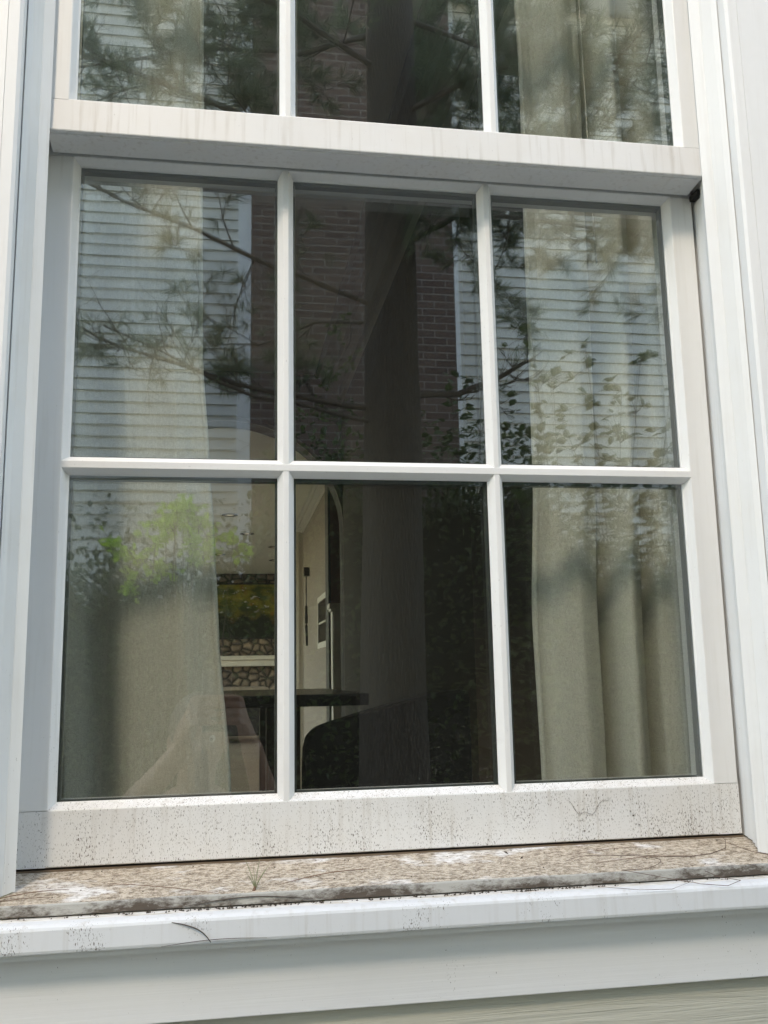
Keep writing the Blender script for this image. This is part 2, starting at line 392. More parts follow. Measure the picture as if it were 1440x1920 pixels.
RP = random.Random(3)
def pane(x0, x1, z0, z1, y, parent, which, tilt):
    """one double-glazed light: two sheets 16 mm apart, with their edge spacer"""
    v = []; f = []
    cx, cz = (x0+x1)/2, (z0+z1)/2
    def sheet(yy, tx, tz, g=.0):
        b = len(v)
        for x, z in ((x0-g, z0-g), (x1+g, z0-g), (x1+g, z1+g), (x0-g, z1+g)):
            v.append((x, yy + (x-cx)*tx + (z-cz)*tz, z))
        f.append((b, b+1, b+2, b+3))
    sheet(y, tilt[0], tilt[1], .003); sheet(y+.014, tilt[2], tilt[3], .003)
    o = raw('glass_pane', v, f, None, parent)
    o.data.materials.append(M['glass_up' if y < -.02 else 'glass_low' if z1 < -.3 else 'glass_out']); o.data.materials.append(M['glass_in']); o.data.polygons[1].material_index = 1
    t = .0045
    mb = MB(); ya, yb_ = y+.0015, y+.0125
    for a in ((x0-.003, x0+t*.6, z0, z1), (x1-t*.6, x1+.003, z0, z1), (x0, x1, z0-.003, z0+t*.3), (x0, x1, z1-t*1.0, z1+.003)):
        mb.box(a[0], a[1], ya, yb_, a[2], a[3])
    mb.build('edge_spacer', M['alum'], parent)

# --- lower sash
low = MB()
YF, YG, YB = -.0125, 0.0, .032
zt = 0.0; zb = -(2*PH+MZ)          # -.79594
for s in (-1, 1):
    frame_member(low, 'z', zb-.0001, zt+.0001, s*OX, s*.4425, YF, YG+.0, YB, .0072, m0=-1.0, m1=1.0)
    low.box(min(s*.4095, s*.4425), max(s*.4095, s*.4425), YF+.0009, YB-.001, zb-.0078, zb-.0002)
    low.box(min(s*.4103, s*.4425), max(s*.4103, s*.4425), YF+.00004, YB-.002, zb-.0076, zb-.0073)
lower = low.build('lower_sash', M['trim'], win)
mb = MB(); frame_member(mb, 'x', -OX, OX, zt, .040, YF, YG, YB, .0072, m0=-1.0, m1=1.0)
mb.box(-.4425, -.4095, YF+.0005, YB-.003, .0079, .0395); mb.box(.4095, .4425, YF+.0005, YB-.003, .0079, .0395)
mb.build('top_rail', M['trim'], lower)
mb = MB(); frame_member(mb, 'x', -OX, OX, zb, -.866, YF, YG, YB, .0072, m0=-1.0, m1=1.0)
for s in (-1, 1):
    a, b = sorted((s*.40905, s*.4425)); mb.add([], [])
    mb.box(a, b, YF, YB-.001, -.866, zb-.0082)
bottom_rail = mb.build('bottom_rail', M['rail_low'], lower)
muntin_h(zb+PH, zb+PH+MZ, -OX, OX, YF-.0002, YG, lower)
for i in (1, 3):
    for a, b in ((zb, zb+PH), (zb+PH+MZ, zt)):
        muntin_v(xs[i], xs[i+1], a, b, YF+.0003, YG+.0002, lower)
tl = [[(.0006, .0010), (-.0004, -.0006), (.0006, .0012)], [(-.0005, -.0020), (.0003, .0004), (.0010, .0016)]]
for c in range(3):
    for r, (a, b) in enumerate(((zb+PH+MZ, zt), (zb, zb+PH))):
        t = tl[r][c]; j = [RP.uniform(-.0005, .0005) for _ in range(2)]
        pane(xs[2*c], xs[2*c+1], a, b, .0004, lower, 'low', (t[0], t[1], t[0]+j[0], t[1]+j[1]))
# --- upper sash
UY = -.050; UF = -.0625; UB = -.017; ub = .0628; ut = ub + 2*PH + MZ
up = MB()
for s in (-1, 1):
    frame_member(up, 'z', ub-.0001, ut, s*OX, s*.4340, UF, UY, UB, .0072, m0=-1.0)
upper = up.build('upper_sash', M['trim'], win)
mb = MB()
P = [(UY, ub), (UY-.0015, ub-.0018), (UF-.0004, ub-.0072), (UF-.0012, ub-.0085), (-.0645, .0135), (-.0640, .0122), (-.0585, .0118), (-.0582, .0104), (-.0560, .0104), (-.0555, .0112), (-.0180, .0088), (UB, .0092), (UB, ub)]
mb.prism(P, -OX, OX, 'x', lambda q: -(1.0*min(.0072, max(0, ub-q[1]))), lambda q: (1.0*min(.0072, max(0, ub-q[1]))))
for s in (-1, 1):
    P2 = [(UF-.0012, ub-.0086), (-.0645, .0135), (-.0640, .0122), (-.0585, .0118), (-.0582, .0104), (-.0560, .0104), (-.0555, .0112), (-.0180, .0088), (UB, .0092), (UB, ub-.0086)]
    a, b = sorted((s*.4090, s*.4342)); mb.prism(P2, a, b, 'x')
meet = mb.build('meeting_rail', M['rail_up'], upper)
for s in (-1, 1):
    a, b = sorted((s*.4094, s*.4338)); q = MB(); q.box(a, b, UF+.0012, UB-.001, ub-.0084, ub-.0073); q.build('rail_joint', M['dark_gap'], upper)
    q = MB(); a, b = sorted((s*.4100, s*.4423)); q.box(a, b, YF+.0012, YB-.004, zb-.0081, zb-.0074)
for i in (1, 3):
    muntin_v(xs[i], xs[i+1], ub, ub+PH, UF+.0003, UY+.0002, upper)
muntin_h(ub+PH, ub+PH+MZ, -OX, OX, UF-.0002, UY, upper)
for c in range(3):
    t = [(.0004, -.0008), (-.0006, .0010), (.0008, -.0004)][c]; j = [RP.uniform(-.0005, .0005) for _ in range(2)]
    pane(xs[2*c], xs[2*c+1], ub, ub+PH, UY+.0004, upper, 'up', (t[0], t[1], t[0]+j[0], t[1]+j[1]))
    pane(xs[2*c], xs[2*c+1], ub+PH+MZ, ut, UY+.0004, upper, 'up', (t[0], t[1], t[0]+j[0], t[1]+j[1]))
mb = MB(); mb.box(-.434, .434, UF, UB, ut, ut+.12); mb.build('top_rail', M['trim'], upper)

# --- sill
mb = MB(); N = 160                      # the weathered tread: slightly uneven slope
def sill_y(t): return -.002 - t*.1045
v = []; f = []; cols = 12
for i in range(N+1):
    x = -.66 + 1.32*i/N
    for j in range(cols+1):
        t = j/cols; y = sill_y(t); z = -.8695 - .0145*t + .0006*noise.noise((x*14, y*30, 0))
        y += (.0022*noise.noise((x*9, 0, 5)) + .0012*noise.noise((x*40, 0, 7)))*(t**6)
        v.append((x, y, z))
    xa = x; e = .0022*noise.noise((x*9, 0, 5)) + .0012*noise.noise((x*40, 0, 7))
    v.append((x, sill_y(1)+e-.0012, -.8855)); v.append((x, -.1085+e*.7, -.8955+.0006*noise.noise((x*60, 1, 2)))); 
K = cols+3
for i in range(N):
    for j in range(K-1): f.append((i*K+j, i*K+j+1, (i+1)*K+j+1, (i+1)*K+j))
so_ = raw('sill_tread', v, f, M['sill'], win, smooth=False)
so_.data.materials.append(M['lip'])
for pi, p_ in enumerate(so_.data.polygons):
    if pi % (K-1) >= cols: p_.material_index = 1
mb = MB(); mb.prism([(-.095, -.8965), (-.1195, -.8982), (-.1195, -.915), (-.095, -.915)], -.66, .66, 'x'); mb.build('sill_ledge', M['ledge'], win)
P = [(-.1196, -.8978), (-.1270, -.8992), (-.1305, -.9020), (-.1315, -.9045), (-.1320, -.9235), (-.1312, -.9262), (-.1285, -.9275), (-.1196, -.9270)]
mb = MB(); mb.prism(P, -.66, .66, 'x'); mb.build('sill_nose', M['nose'], win)
mb = MB(); mb.box(-.66, .66, -.1190, .11, -.935, -.9155); mb.box(-.455, .455, -.09, .11, -.9150, -.8852); mb.build('sill_body', M['casing'], win)
mb = MB(); mb.box(-.4450, .4450, -.006, .03, -.8845, -.8690); mb.box(-.4450, .4450, -.0106, -.0055, -.8845, -.8687); mb.build('weatherstrip', M['track'], win)
# dark pockets at the sash edges and a latch block at the upper right corner
mb = MB()
for s in (-1, 1):
    a, b = sorted((s*.4427, s*.4474)); mb.box(a, b, .004, .031, -.866, .03)
mb.build('sash_gap', M['dark_gap'], win)
mb = MB(); mb.box(.4372, .4462, -.038, -.016, -.001, .0075); mb.build('stop_block', M['dark_gap'], win, bevel=.001)
mb = MB(); mb.prism([(-.030, .0005), (-.022, .002), (-.022, .010), (-.030, .0075)], .4402, .4470, 'x'); mb.build('stop_tab', M['spacer_light'], win)

# ------------------------------------------------------------------ litter on the sill
def sill_z(y): return -.8695 - .0145*((-.002-y)/.1045)
def fibre(name, pts, r, mat, label, cat, group=None, k=5):
    r = [r*.62*(1-.5*abs(2*i/(len(pts)-1)-1)**3) for i in range(len(pts))]
    mb = MB(); mb.tube(pts, r, k); return mb.build(name, mat, smooth=True, label=label, category=cat, **({'group': group} if group else {}))
def arc(p0, p1, bend, up=0, n=14):
    p0, p1, b = Vector(p0), Vector(p1), Vector(bend)
    return [p0.lerp(p1, i/n) + b*math.sin(math.pi*i/n) for i in range(n+1)]
RL = random.Random(11)
# the little tuft that grows out of the sill edge
def P3(x, y, dz=0.): return (x, y, sill_z(y)+dz)
mb = MB()
bx, by = -.1765, -.1015
for dx, dy, dz, r in ((-.012, .012, .040, .0007), (.006, .010, .041, .0007), (.020, .016, .034, .0006), (-.002, .004, .030, .0006), (.012, -.002, .026, .0006), (-.009, .0, .022, .0006)):
    b = Vector(P3(bx, by, .0)); pts = [b + Vector((dx*t**1.4, dy*t, dz*t*.82))*1.0 for t in (0, .25, .5, .75, 1)]
    mb.tube(pts, [r*.9, r*.8, r*.7, r*.5, r*.2], 5)
t = mb.build('grass_sprig', M['sprig'], label='small green grass sprig growing at the sill edge left of centre', category='sprig')
mb = MB(); mb.tube([P3(bx-.002, by-.001, -.002), P3(bx, by, .004)], [.0022, .0012], 6); mb.build('root_tuft', M['dead_needle'], t)
fibre('dry_needle', arc(P3(-.335, -.060, .001), P3(-.215, -.108, .001), (0, -.006, .003)), .0007, M['dead_needle'], 'long thin brown pine needle slanting down to the sill edge, left of the sprig', 'pine needle')
fibre('dry_needle', arc(P3(-.150, -.092, .0012), P3(-.045, -.058, .0012), (0, .006, .002)), .0008, M['dead_needle'], 'reddish brown pine needle curving along the sill right of the green sprig', 'pine needle')
fibre('dry_needle', arc(P3(-.46, -.102, .001), P3(-.372, -.080, .004), (0, .002, .003)), .0007, M['dead_needle'], 'long straight needle under the left casing end of the sill', 'pine needle')
fibre('dry_needle', arc(P3(-.455, -.104, .001), P3(-.388, -.092, .001), (0, .0, .002)), .0005, M['dead_needle'], 'short thin needle in front of the long one at the left sill end', 'pine needle')
fibre('dry_needle', arc((-.250, -.1095, -.894), (-.115, -.110, -.8935), (0, 0, .006)), .0009, M['twig'], 'dark needle lying in the dirty step of the sill, left of the sprig', 'pine needle')
fibre('dry_needle', arc(P3(.20, -.046, .001), P3(.30, -.030, .001), (0, .002, .001)), .0005, M['dead_needle'], 'thin pale brown needle on the sill tread near the right jamb', 'pine needle')
fibre('dry_needle', arc(P3(.22, -.078, .001), P3(.345, -.070, .001), (0, .001, .002)), .0006, M['dead_needle'], 'straight red needle crossing the brown thread loop on the sill', 'pine needle')
fibre('dry_needle', arc((-.262, -.1318, -.9035), (-.222, -.1335, -.9250), (.006, -.001, .003)), .0011, M['twig'], 'dark curved needle hanging over the front face of the sill nose', 'pine needle')
fibre('dry_needle', arc((-.272, -.1330, -.9262), (-.165, -.1330, -.9240), (0, -.001, .003)), .0006, M['twig'], 'fine dark needle along the lower edge of the sill nose', 'pine needle')
fibre('dry_needle', arc(P3(-.452, -.108, -.014), P3(-.428, -.085, .006), (-.003, 0, .004)), .0007, M['sprig'], 'olive green needle standing against the left end of the sill', 'pine needle')
# thread loops by the right jamb
cx, cy = .235, -.088
loop = [P3(cx + .060*math.cos(a) + .006*math.sin(3*a), cy + .026*math.sin(a) , .002 + .004*math.sin(a*.5)**2) for a in [2.9 - i*.24 for i in range(20)]]
loop += [(cx+.075, -.126, -.8955), (cx+.050, -.1335, -.9000), (cx+.012, -.1325, -.8990), (cx-.02, -.124, -.8965), (cx-.045, -.112, -.8940)]
fibre('thread_loop', loop, .0006, M['thread'], 'thin brown thread lying in a loop over the right part of the sill', 'thread')
loop = [(.403, -.028, -.862), (.404, -.040, -.868), P3(.395, -.055, .002), P3(.368, -.068, .001), P3(.335, -.074, .001), P3(.300, -.066, .001), P3(.262, -.052, .001)]
fibre('thread_loop', loop, .0007, M['thread'], 'brown thread curving out of the lower right sash corner onto the sill', 'thread')
loop = [(.392, -.045, -.866), P3(.42, -.07, .002), P3(.448, -.092, .001), P3(.462, -.104, .001)]
fibre('thread_loop', loop, .0006, M['thread'], 'short straight brown thread beside the foot of the right casing', 'thread')
loop = [P3(.325, -.100, .001), (.352, -.114, -.8940), (.372, -.127, -.8965), (.352, -.1335, -.9000), (.322, -.128, -.8975), (.300, -.113, -.894)]
fibre('thread_loop', loop, .0006, M['thread'], 'small tight thread loop hanging over the sill ledge at the right', 'thread')
loop = [(.210+.058*t, -.0132, -.816-.018*math.sin(math.pi*min(1, t*1.15)) + .003*math.sin(t*19)) for t in [i/16 for i in range(17)]]
fibre('cobweb_thread', loop, .0003, M['thread'], 'sagging dirty cobweb thread on the face of the bottom rail, at the right', 'cobweb')
# crumbs of dirt
def crumb(x, y, z, s, label=None):
    mb = MB(); n = 7
    vs = [(x+RL.uniform(-1, 1)*s, y+RL.uniform(-.8, .8)*s, z+RL.uniform(-.3, 1)*s*.8) for _ in range(n)]
    bm = bmesh.new(); [bm.verts.new(q) for q in vs]; bmesh.ops.convex_hull(bm, input=bm.verts)
    me = bpy.data.meshes.new('dirt_crumb'); bm.to_mesh(me); bm.free(); me.materials.append(M['debris'])
    o = bpy.data.objects.new('dirt_crumb', me); COL.objects.link(o)
    o['label'] = label or 'tiny dark crumb of dirt on the weathered window sill'; o['category'] = 'crumb'; o['group'] = 'crumbs of dirt on the sill'
crumb(.126, -.028, sill_z(-.028), .0032, 'largest dark crumb on the rear of the sill, right of centre')
crumb(.139, -.046, sill_z(-.046), .0024, 'second dark crumb just in front of the largest one')
dm_ = MB()
def bit(x, y, z, q):
    dm_.add([(x+q*RL.uniform(.4, 1), y, z), (x, y+q*RL.uniform(.4, 1), z), (x-q*RL.uniform(.4, 1), y, z), (x, y-q*RL.uniform(.4, 1), z), (x+q*.2, y, z+q*.9)], [(0,1,4), (1,2,4), (2,3,4), (3,0,4), (0,3,2,1)])
for _ in range(60):
    y = RL.uniform(-.10, -.01); bit(RL.uniform(-.42, .42), y, sill_z(y), RL.uniform(.0005, .0016))
for _ in range(260):
    bit(RL.choice([RL.gauss(-.20, .09), RL.gauss(.10, .07), RL.uniform(-.43, .40)]), RL.uniform(-.1165, -.1085), -.8972, RL.uniform(.0006, .0022))
dm_.build('dirt', M['debris'], label='dark crumbs of dirt gathered along the step of the window sill', category='dirt', kind='stuff')
for x, z in ((.297, -.838), (.304, -.850), (.2935, -.833)):
    crumb(x, -.0128, z, .0016, {.297: 'middle one of three dark specks stuck on the right of the bottom rail', .304: 'lowest of three dark specks stuck on the right of the bottom rail', .2935: 'topmost of three dark specks stuck on the right of the bottom rail'}[x])

# ------------------------------------------------------------------ the house opposite (seen mirrored in the glass)
FY = -6.80; HT = 5.75
far = empty('neighbouring_house', 'pale clapboard house with a broad brick chimney, mirrored in the panes', 'house')
mb = MB()
clap(mb, -9, -.150, -1.75, HT, FY, .1016, face=1, lap=.021); clap(mb, 1.855, 10, -1.75, HT, FY, .1016, face=1, lap=.021)
mb.build('siding', M['far_siding'], far)
mb = MB(); mb.box(-9, 10, FY-5.5, FY-.001, -2.6, HT); mb.build('wall_core', simple('far_core', (.5, .52, .55), .8), far)
mb = MB(); mb.box(-9.05, 10.05, FY-.02, FY+.03, -2.6, -1.75); mb.build('foundation', simple('far_foundation', (.22, .21, .20), .9, .2, 20, .004), far)
for a, b in ((-.150, -.035), (1.745, 1.855)):
    mb = MB(); mb.box(a, b, FY, FY+.034, -1.75, HT); mb.build('corner_board', M['far_trim'], far)
mb = MB(); mb.box(-.035, 1.745, FY-.5, FY+.30, -2.6, 7.9)
mb.build('chimney', M['brick'], far)
mb = MB(); mb.prism([(-9.4, HT), (10.4, HT), (10.4, HT+.12), (-9.4, HT+.12)], FY-.5, FY+.36, 'y'); mb.build('eave', M['far_trim'], far)
mb = MB(); mb.prism([(FY+.36, HT+.121), (FY-6.0, HT+.121), (FY-2.8, HT+1.3)], -9.4, -.04, 'x'); mb.prism([(FY+.36, HT+.121), (FY-6.0, HT+.121), (FY-2.8, HT+1.3)], 1.75, 10.4, 'x')
mb.build('roof', simple('slate_roof', (.09, .09, .095), .8, .2, 6, .004), far)
wn = MB(); wn.box(4.6, 5.6, FY-.02, FY+.045, .4, 2.1); fw = wn.build('window', M['far_trim'], far)
wn = MB(); wn.box(4.7, 5.5, FY+.01, FY+.050, .5, 1.22); wn.box(4.7, 5.5, FY+.01, FY+.050, 1.28, 2.0); wn.build('window_pane', simple('far_pane', (.02, .025, .03), .08, .1, 3), fw)

# ------------------------------------------------------------------ the pine between the houses
RT = random.Random(8)
pine = empty('pine_tree', 'tall dark pine between the houses, mirrored in the middle panes', 'tree')
TX, TY = .625, -3.55
def tr(z): return .158 + .06*math.exp(-(z-GZ)/.9) - .008*(z+.5) if z < 6 else .10
mb = MB(); k = 22; v = []; f = []; zs = [GZ-.1 + i*.16 for i in range(56)]
for i, z in enumerate(zs):
    for j in range(k):
        a = 2*math.pi*j/k; r = tr(z)*(1 + .05*noise.noise((math.cos(a)*2.5, math.sin(a)*2.5, z*.9)) + .03*noise.noise((math.cos(a)*9, math.sin(a)*9, z*2)))
        v.append((TX + .02*math.sin(z*.7) + r*math.cos(a), TY + r*math.sin(a), z))
for i in range(len(zs)-1):
    for j in range(k): f.append((i*k+j, i*k+(j+1) % k, (i+1)*k+(j+1) % k, (i+1)*k+j))
raw('trunk', v, f, M['bark'], pine, smooth=True)
needles = ([], [])
def needle_tuft(p, d, n, L, spread=.9):
    p = Vector(p); d = Vector(d).normalized(); V, F = needles
    for _ in range(n):
        q = (d + Vector((RT.gauss(0, spread), RT.gauss(0, spread), RT.gauss(0, spread)*.8))).normalized()
        l = L*RT.uniform(.7, 1.15); sd = q.orthogonal().normalized(); sd.rotate(Matrix.Rotation(RT.uniform(0, 6.28), 3, q)) ; sd *= .0009
        b = len(V); mid = p + q*l*.55 + Vector((0, 0, -.004)); e = p + q*l + Vector((0, 0, -.018*RT.random()))
        V.extend([tuple(p-sd), tuple(p+sd), tuple(mid+sd), tuple(e), tuple(mid-sd)]); F.append((b, b+1, b+2, b+3, b+4))
def needle_spray(pts, L=.085):
    """needles set along the outer part of a twig, pointing forwards in loose bundles"""
    V, F = needles; n = len(pts)
    for _ in range(RT.randint(9, 15)):
        u = (n-1)*(.35 + .65*RT.random()); i = min(n-2, int(u)); p = pts[i].lerp(pts[i+1], u-i); d = (pts[i+1]-pts[i]).normalized()
        o_ = d.orthogonal().normalized(); o_.rotate(Matrix.Rotation(RT.uniform(0, 6.28), 3, d)); q0 = (d*RT.uniform(.7, 1.3) + o_).normalized()
        for _ in range(4):
            q = (q0 + Vector((RT.gauss(0, .13), RT.gauss(0, .13), RT.gauss(0, .13)-.05))).normalized(); l = L*RT.uniform(.7, 1.2)
            sd = q.orthogonal().normalized(); sd.rotate(Matrix.Rotation(RT.uniform(0, 6.28), 3, q)); sd *= .0008
            b = len(V); mid = p + q*l*.55; e = p + q*l + Vector((0, 0, -.010*RT.random()))
            V.extend([tuple(p-sd), tuple(p+sd), tuple(mid+sd), tuple(e), tuple(mid-sd)]); F.append((b, b+1, b+2, b+3, b+4))
branches = []
def twig(mb, p, d, L, r, depth, dens, droop=.25):
    n = 6; pts = [Vector(p)]; dd = Vector(d).normalized()
    for i in range(n):
        dd = (dd + Vector((RT.gauss(0, .12), RT.gauss(0, .12), RT.gauss(0, .10) + .07))).normalized(); pts.append(pts[-1] + dd*L/n)
    mb.tube(pts, [r*(1-.75*i/n) for i in range(n+1)], 5)
    if depth:
        for i in range(1, n+1):
            for _ in range(RT.choice((1, 1, 2))):
                q = (dd*.8 + Vector((RT.gauss(0, .8), RT.gauss(0, .6), RT.gauss(0, .6)))).normalized()
                twig(mb, pts[i], q, L*RT.uniform(.3, .5), r*.5, depth-1, dens, droop)
    if RT.random() < dens*1.25: needle_spray(pts)
def limb(pts, r0, r1, dens, ntw=9, tl_=.55, start=.15):
    pts = [Vector(q) for q in pts]; fine = []
    for i in range(len(pts)-1):
        for t in (0, .25, .5, .75):
            q = pts[i].lerp(pts[i+1], t); fine.append(q + Vector((0, 0, .02*noise.noise((q.x*3, q.y*3, q.z*3)))))
    fine.append(pts[-1]); n = len(fine)
    r0 *= .62; r1 *= .62
    mb = MB(); mb.tube(fine, [r0 + (r1-r0)*i/(n-1) for i in range(n)], 8)
    main = (fine[-1]-fine[0]).normalized()
    for i in range(ntw):
        u = start + (1-start)*(i+RT.random())/ntw; j = min(n-1, int(u*(n-1)))
        sd = Vector((RT.gauss(0, .7), RT.gauss(0, .8), RT.gauss(.1, .8)))
        twig(mb, fine[j], main*.6 + sd, tl_*RT.uniform(.5, 1.1), r1*.5+.0016, 2 if tl_ > .35 else 1, dens)
    mb.build('limb', M['twig'], pine, smooth=True)
T = lambda z, dx=0: (TX+dx, TY, z)
# limbs traced in their real places: those that show in the panes
limb([T(1.88), (.07, -3.40, 2.08), (-.31, -3.32, 2.19), (-.57, -3.3, 2.28), (-.98, -3.3, 2.41), (-1.5, -3.3, 2.50)], .034, .012, .35, 11, .6)
limb([T(1.26), (.01, -3.35, 1.41), (-.40, -3.25, 1.545), (-.66, -3.2, 1.61), (-.89, -3.2, 1.71), (-1.45, -3.1, 1.90)], .024, .010, .10, 12, .55)
limb([T(.70), (.09, -3.45, .745), (-.33, -3.4, .84), (-.74, -3.4, .974), (-1.17, -3.35, 1.16)], .030, .008, .12, 12, .45)
limb([T(.62), (-.05, -3.3, .70), (-.33, -3.3, .80), (-.56, -3.2, .90), (-.80, -3.15, .985)], .020, .006, .05, 9, .35)
limb([T(.78), (1.04, -3.7, .86), (1.27, -3.7, .975), (1.50, -3.7, 1.095)], .032, .016, .02, 10, .35, .3)
limb([T(1.60), (1.0, -3.3, 1.74), (1.34, -3.3, 1.74), (1.83, -3.25, 1.66), (2.3, -3.2, 1.58)], .030, .007, .55, 14, .6)
limb([T(1.2), (.25, -3.8, 1.28), (-.05, -4.0, 1.22), (-.3, -4.1, 1.25)], .020, .007, .05, 7, .4)
limb([T(2.05), (1.2, -3.6, 2.0), (1.9, -3.5, 1.95), (2.5, -3.5, 2.0)], .030, .008, .55, 14, .6)
limb([T(2.35), (1.1, -3.2, 2.45), (1.7, -3.0, 2.4), (2.4, -2.9, 2.35)], .028, .008, .36, 16, .65)
limb([T(2.6), (.1, -3.3, 2.75), (-.5, -3.2, 2.85), (-1.2, -3.1, 2.8)], .028, .008, .25, 15, .65)
limb([T(2.9), (.2, -3.9, 2.95), (-.4, -4.1, 3.05), (-1.1, -4.3, 3.0), (-1.7, -4.4, 2.95)], .028, .008, .25, 13, .7)
limb([T(3.0), (1.2, -3.8, 3.05), (1.8, -4.0, 3.1), (2.6, -4.1, 3.0)], .028, .008, .25, 13, .7)
limb([T(2.75), (.95, -4.0, 2.9), (1.2, -4.4, 3.0)], .02, .007, .6, 10, .6)
for i in range(6):
    z = 4.3 + i*.34; a = i*2.4 + .3; L = RT.uniform(1.3, 2.2)
    # the side towards the sun is thin, so the sun still falls on the window wall
    d = Vector((math.cos(a), math.sin(a), RT.uniform(.05, .25)))
    if d.x < -.2 and d.y > .1 : L *= .7
    p0 = Vector(T(z)); limb([p0, p0+d*L*.35, p0+d*L*.7+Vector((0, 0, .02)), p0+d*L], .026, .008, .7 if z < 4.4 else .35, 10, .6)
raw('needles', needles[0], needles[1], M['needle'], pine)

# ------------------------------------------------------------------ shrubs
def leaf(V, F, p, d, up, L, W):
    d = d.normalized(); s = d.cross(up)
    if s.length < 1e-3: s = d.orthogonal()
    s.normalize(); n = s.cross(d).normalized(); b = len(V)
    P = [p, p + d*L*.28 + s*W*.42 + n*W*.10, p + d*L*.62 + s*W*.46 + n*W*.10, p + d*L - n*L*.06, p + d*L*.62 - s*W*.46 + n*W*.10, p + d*L*.28 - s*W*.42 + n*W*.10, p + d*L*.3, p + d*L*.65 - n*L*.02]
    V.extend([tuple(q) for q in P])
    F.extend([(b, b+1, b+6), (b+1, b+2, b+7, b+6), (b+2, b+3, b+7), (b+3, b+4, b+7), (b+4, b+5, b+6, b+7), (b+5, b, b+6)])
def shrub(name, label, base, tops, mat, L, W, seed, per=26, twn=6, spread=.16, stem_r=.006, group=None, dens=1.0, low=.3):
    """stems from the base to each top; side twigs carry paired leaves"""
    R = random.Random(seed); root = empty(name, label, 'shrub', group); mb = MB(); V = []; F = []
    for tp in tops:
        b = Vector(base) + Vector((R.uniform(-.12, .12), R.uniform(-.10, .10), 0)); tp = Vector(tp)
        mid = b.lerp(tp, .5) + Vector((R.uniform(-.1, .1), R.uniform(-.1, .1), .06))
        pts = [b.lerp(mid, t).lerp(mid.lerp(tp, t), t) for t in [i/12 for i in range(13)]]
        mb.tube(pts, [stem_r*(1-.7*i/12) for i in range(13)], 5)
        for i in range(13):
            if i/12 < low: continue
            for _ in range(max(1, int(twn*dens))):
                d = Vector((R.gauss(0, 1), R.gauss(0, .8), R.gauss(.35, .6))).normalized(); l = spread*R.uniform(.4, 1.2)
                e = pts[i] + d*l; mb.tube([pts[i], pts[i].lerp(e, .5)+Vector((0, 0, .01)), e], [.0022, .0015, .0008], 4)
                for j in range(max(2, int(per/twn))):
                    q = pts[i].lerp(e, .25+.75*R.random()); ld = (d*.4 + Vector((R.gauss(0, 1), R.gauss(0, 1), R.gauss(.1, .5)))).normalized()
                    u = Vector((R.gauss(0, .45), R.gauss(0, .45), 1)); s = R.uniform(.6, 1.15); leaf(V, F, q, ld, u, L*s, W*s)
    mb.build('stems', M['twig'], root, smooth=True); raw('foliage', V, F, mat, root)
    return root
G2 = GZ
shrub('bright_shrub', 'yellow-green leafy shrub, sunlight put into its leaf colour, mirrored over the left curtain', (-.45, -2.35, G2),
      [(-.40, -2.2, -.09), (-.36, -2.25, -.07), (-.44, -2.3, -.12), (-.62, -2.25, -.22), (-.32, -2.3, -.12), (-.29, -2.3, -.16), (-.40, -2.15, -.16), (-.53, -2.2, -.26), (-.35, -2.2, -.21), (-.45, -2.25, -.29), (-.30, -2.2, -.24), (-.47, -2.2, -.19), (-.53, -2.2, -.34), (-.38, -2.3, -.12), (-.34, -2.2, -.28), (-.20, -2.3, -.20)],
      M['leaf_sun_tint'], .034, .028, 21, per=48, twn=8, spread=.075, low=.92)
shrub('upright_shrub', 'tall round-leaved shrub mirrored in the right middle pane', (1.45, -2.85, G2),
      [(1.17, -2.8, .88), (1.43, -2.8, .82), (1.70, -2.8, .78), (1.90, -2.8, .74), (1.30, -2.9, .66), (1.55, -2.7, .60), (1.80, -2.75, .55), (1.02, -2.9, .40), (2.0, -2.8, .62), (1.62, -2.9, .44)],
      M['leaf_mid'], .052, .042, 22, per=15, twn=4, spread=.15, low=.5)
shrub('upright_shrub', 'dense low shrub mirrored along the foot of the right middle pane', (1.7, -2.7, G2),
      [(1.05+.12*i, -2.75+.05*(i % 3), .10+.05*((i*7) % 5)) for i in range(10)], M['leaf_dark'], .06, .045, 23, per=16, twn=4, spread=.18, low=.35)
shrub('broad_shrub', 'dark dense bush behind the pine, mirrored right of the trunk', (1.3, -4.7, G2),
      [(1.0+.14*i, -4.6-.1*(i % 3), .75+.14*((i*5) % 4)) for i in range(7)] + [(1.0+.16*i, -4.5, .2+.1*(i % 3)) for i in range(6)], M['leaf_dark'], .075, .05, 24, per=20, twn=5, spread=.26, low=.3)
shrub('climbing_shrub', 'mossy green shrub against the brick chimney left of the pine trunk', (.55, -5.7, G2),
      [(.55, -5.7, 1.95), (.66, -5.7, 2.05), (.48, -5.75, 1.6), (.62, -5.6, 1.6), (.42, -5.7, 1.35), (.30, -5.6, 1.2), (.2, -5.6, 1.3)], M['leaf_mid'], .05, .035, 27, per=22, twn=6, spread=.15, low=.7)

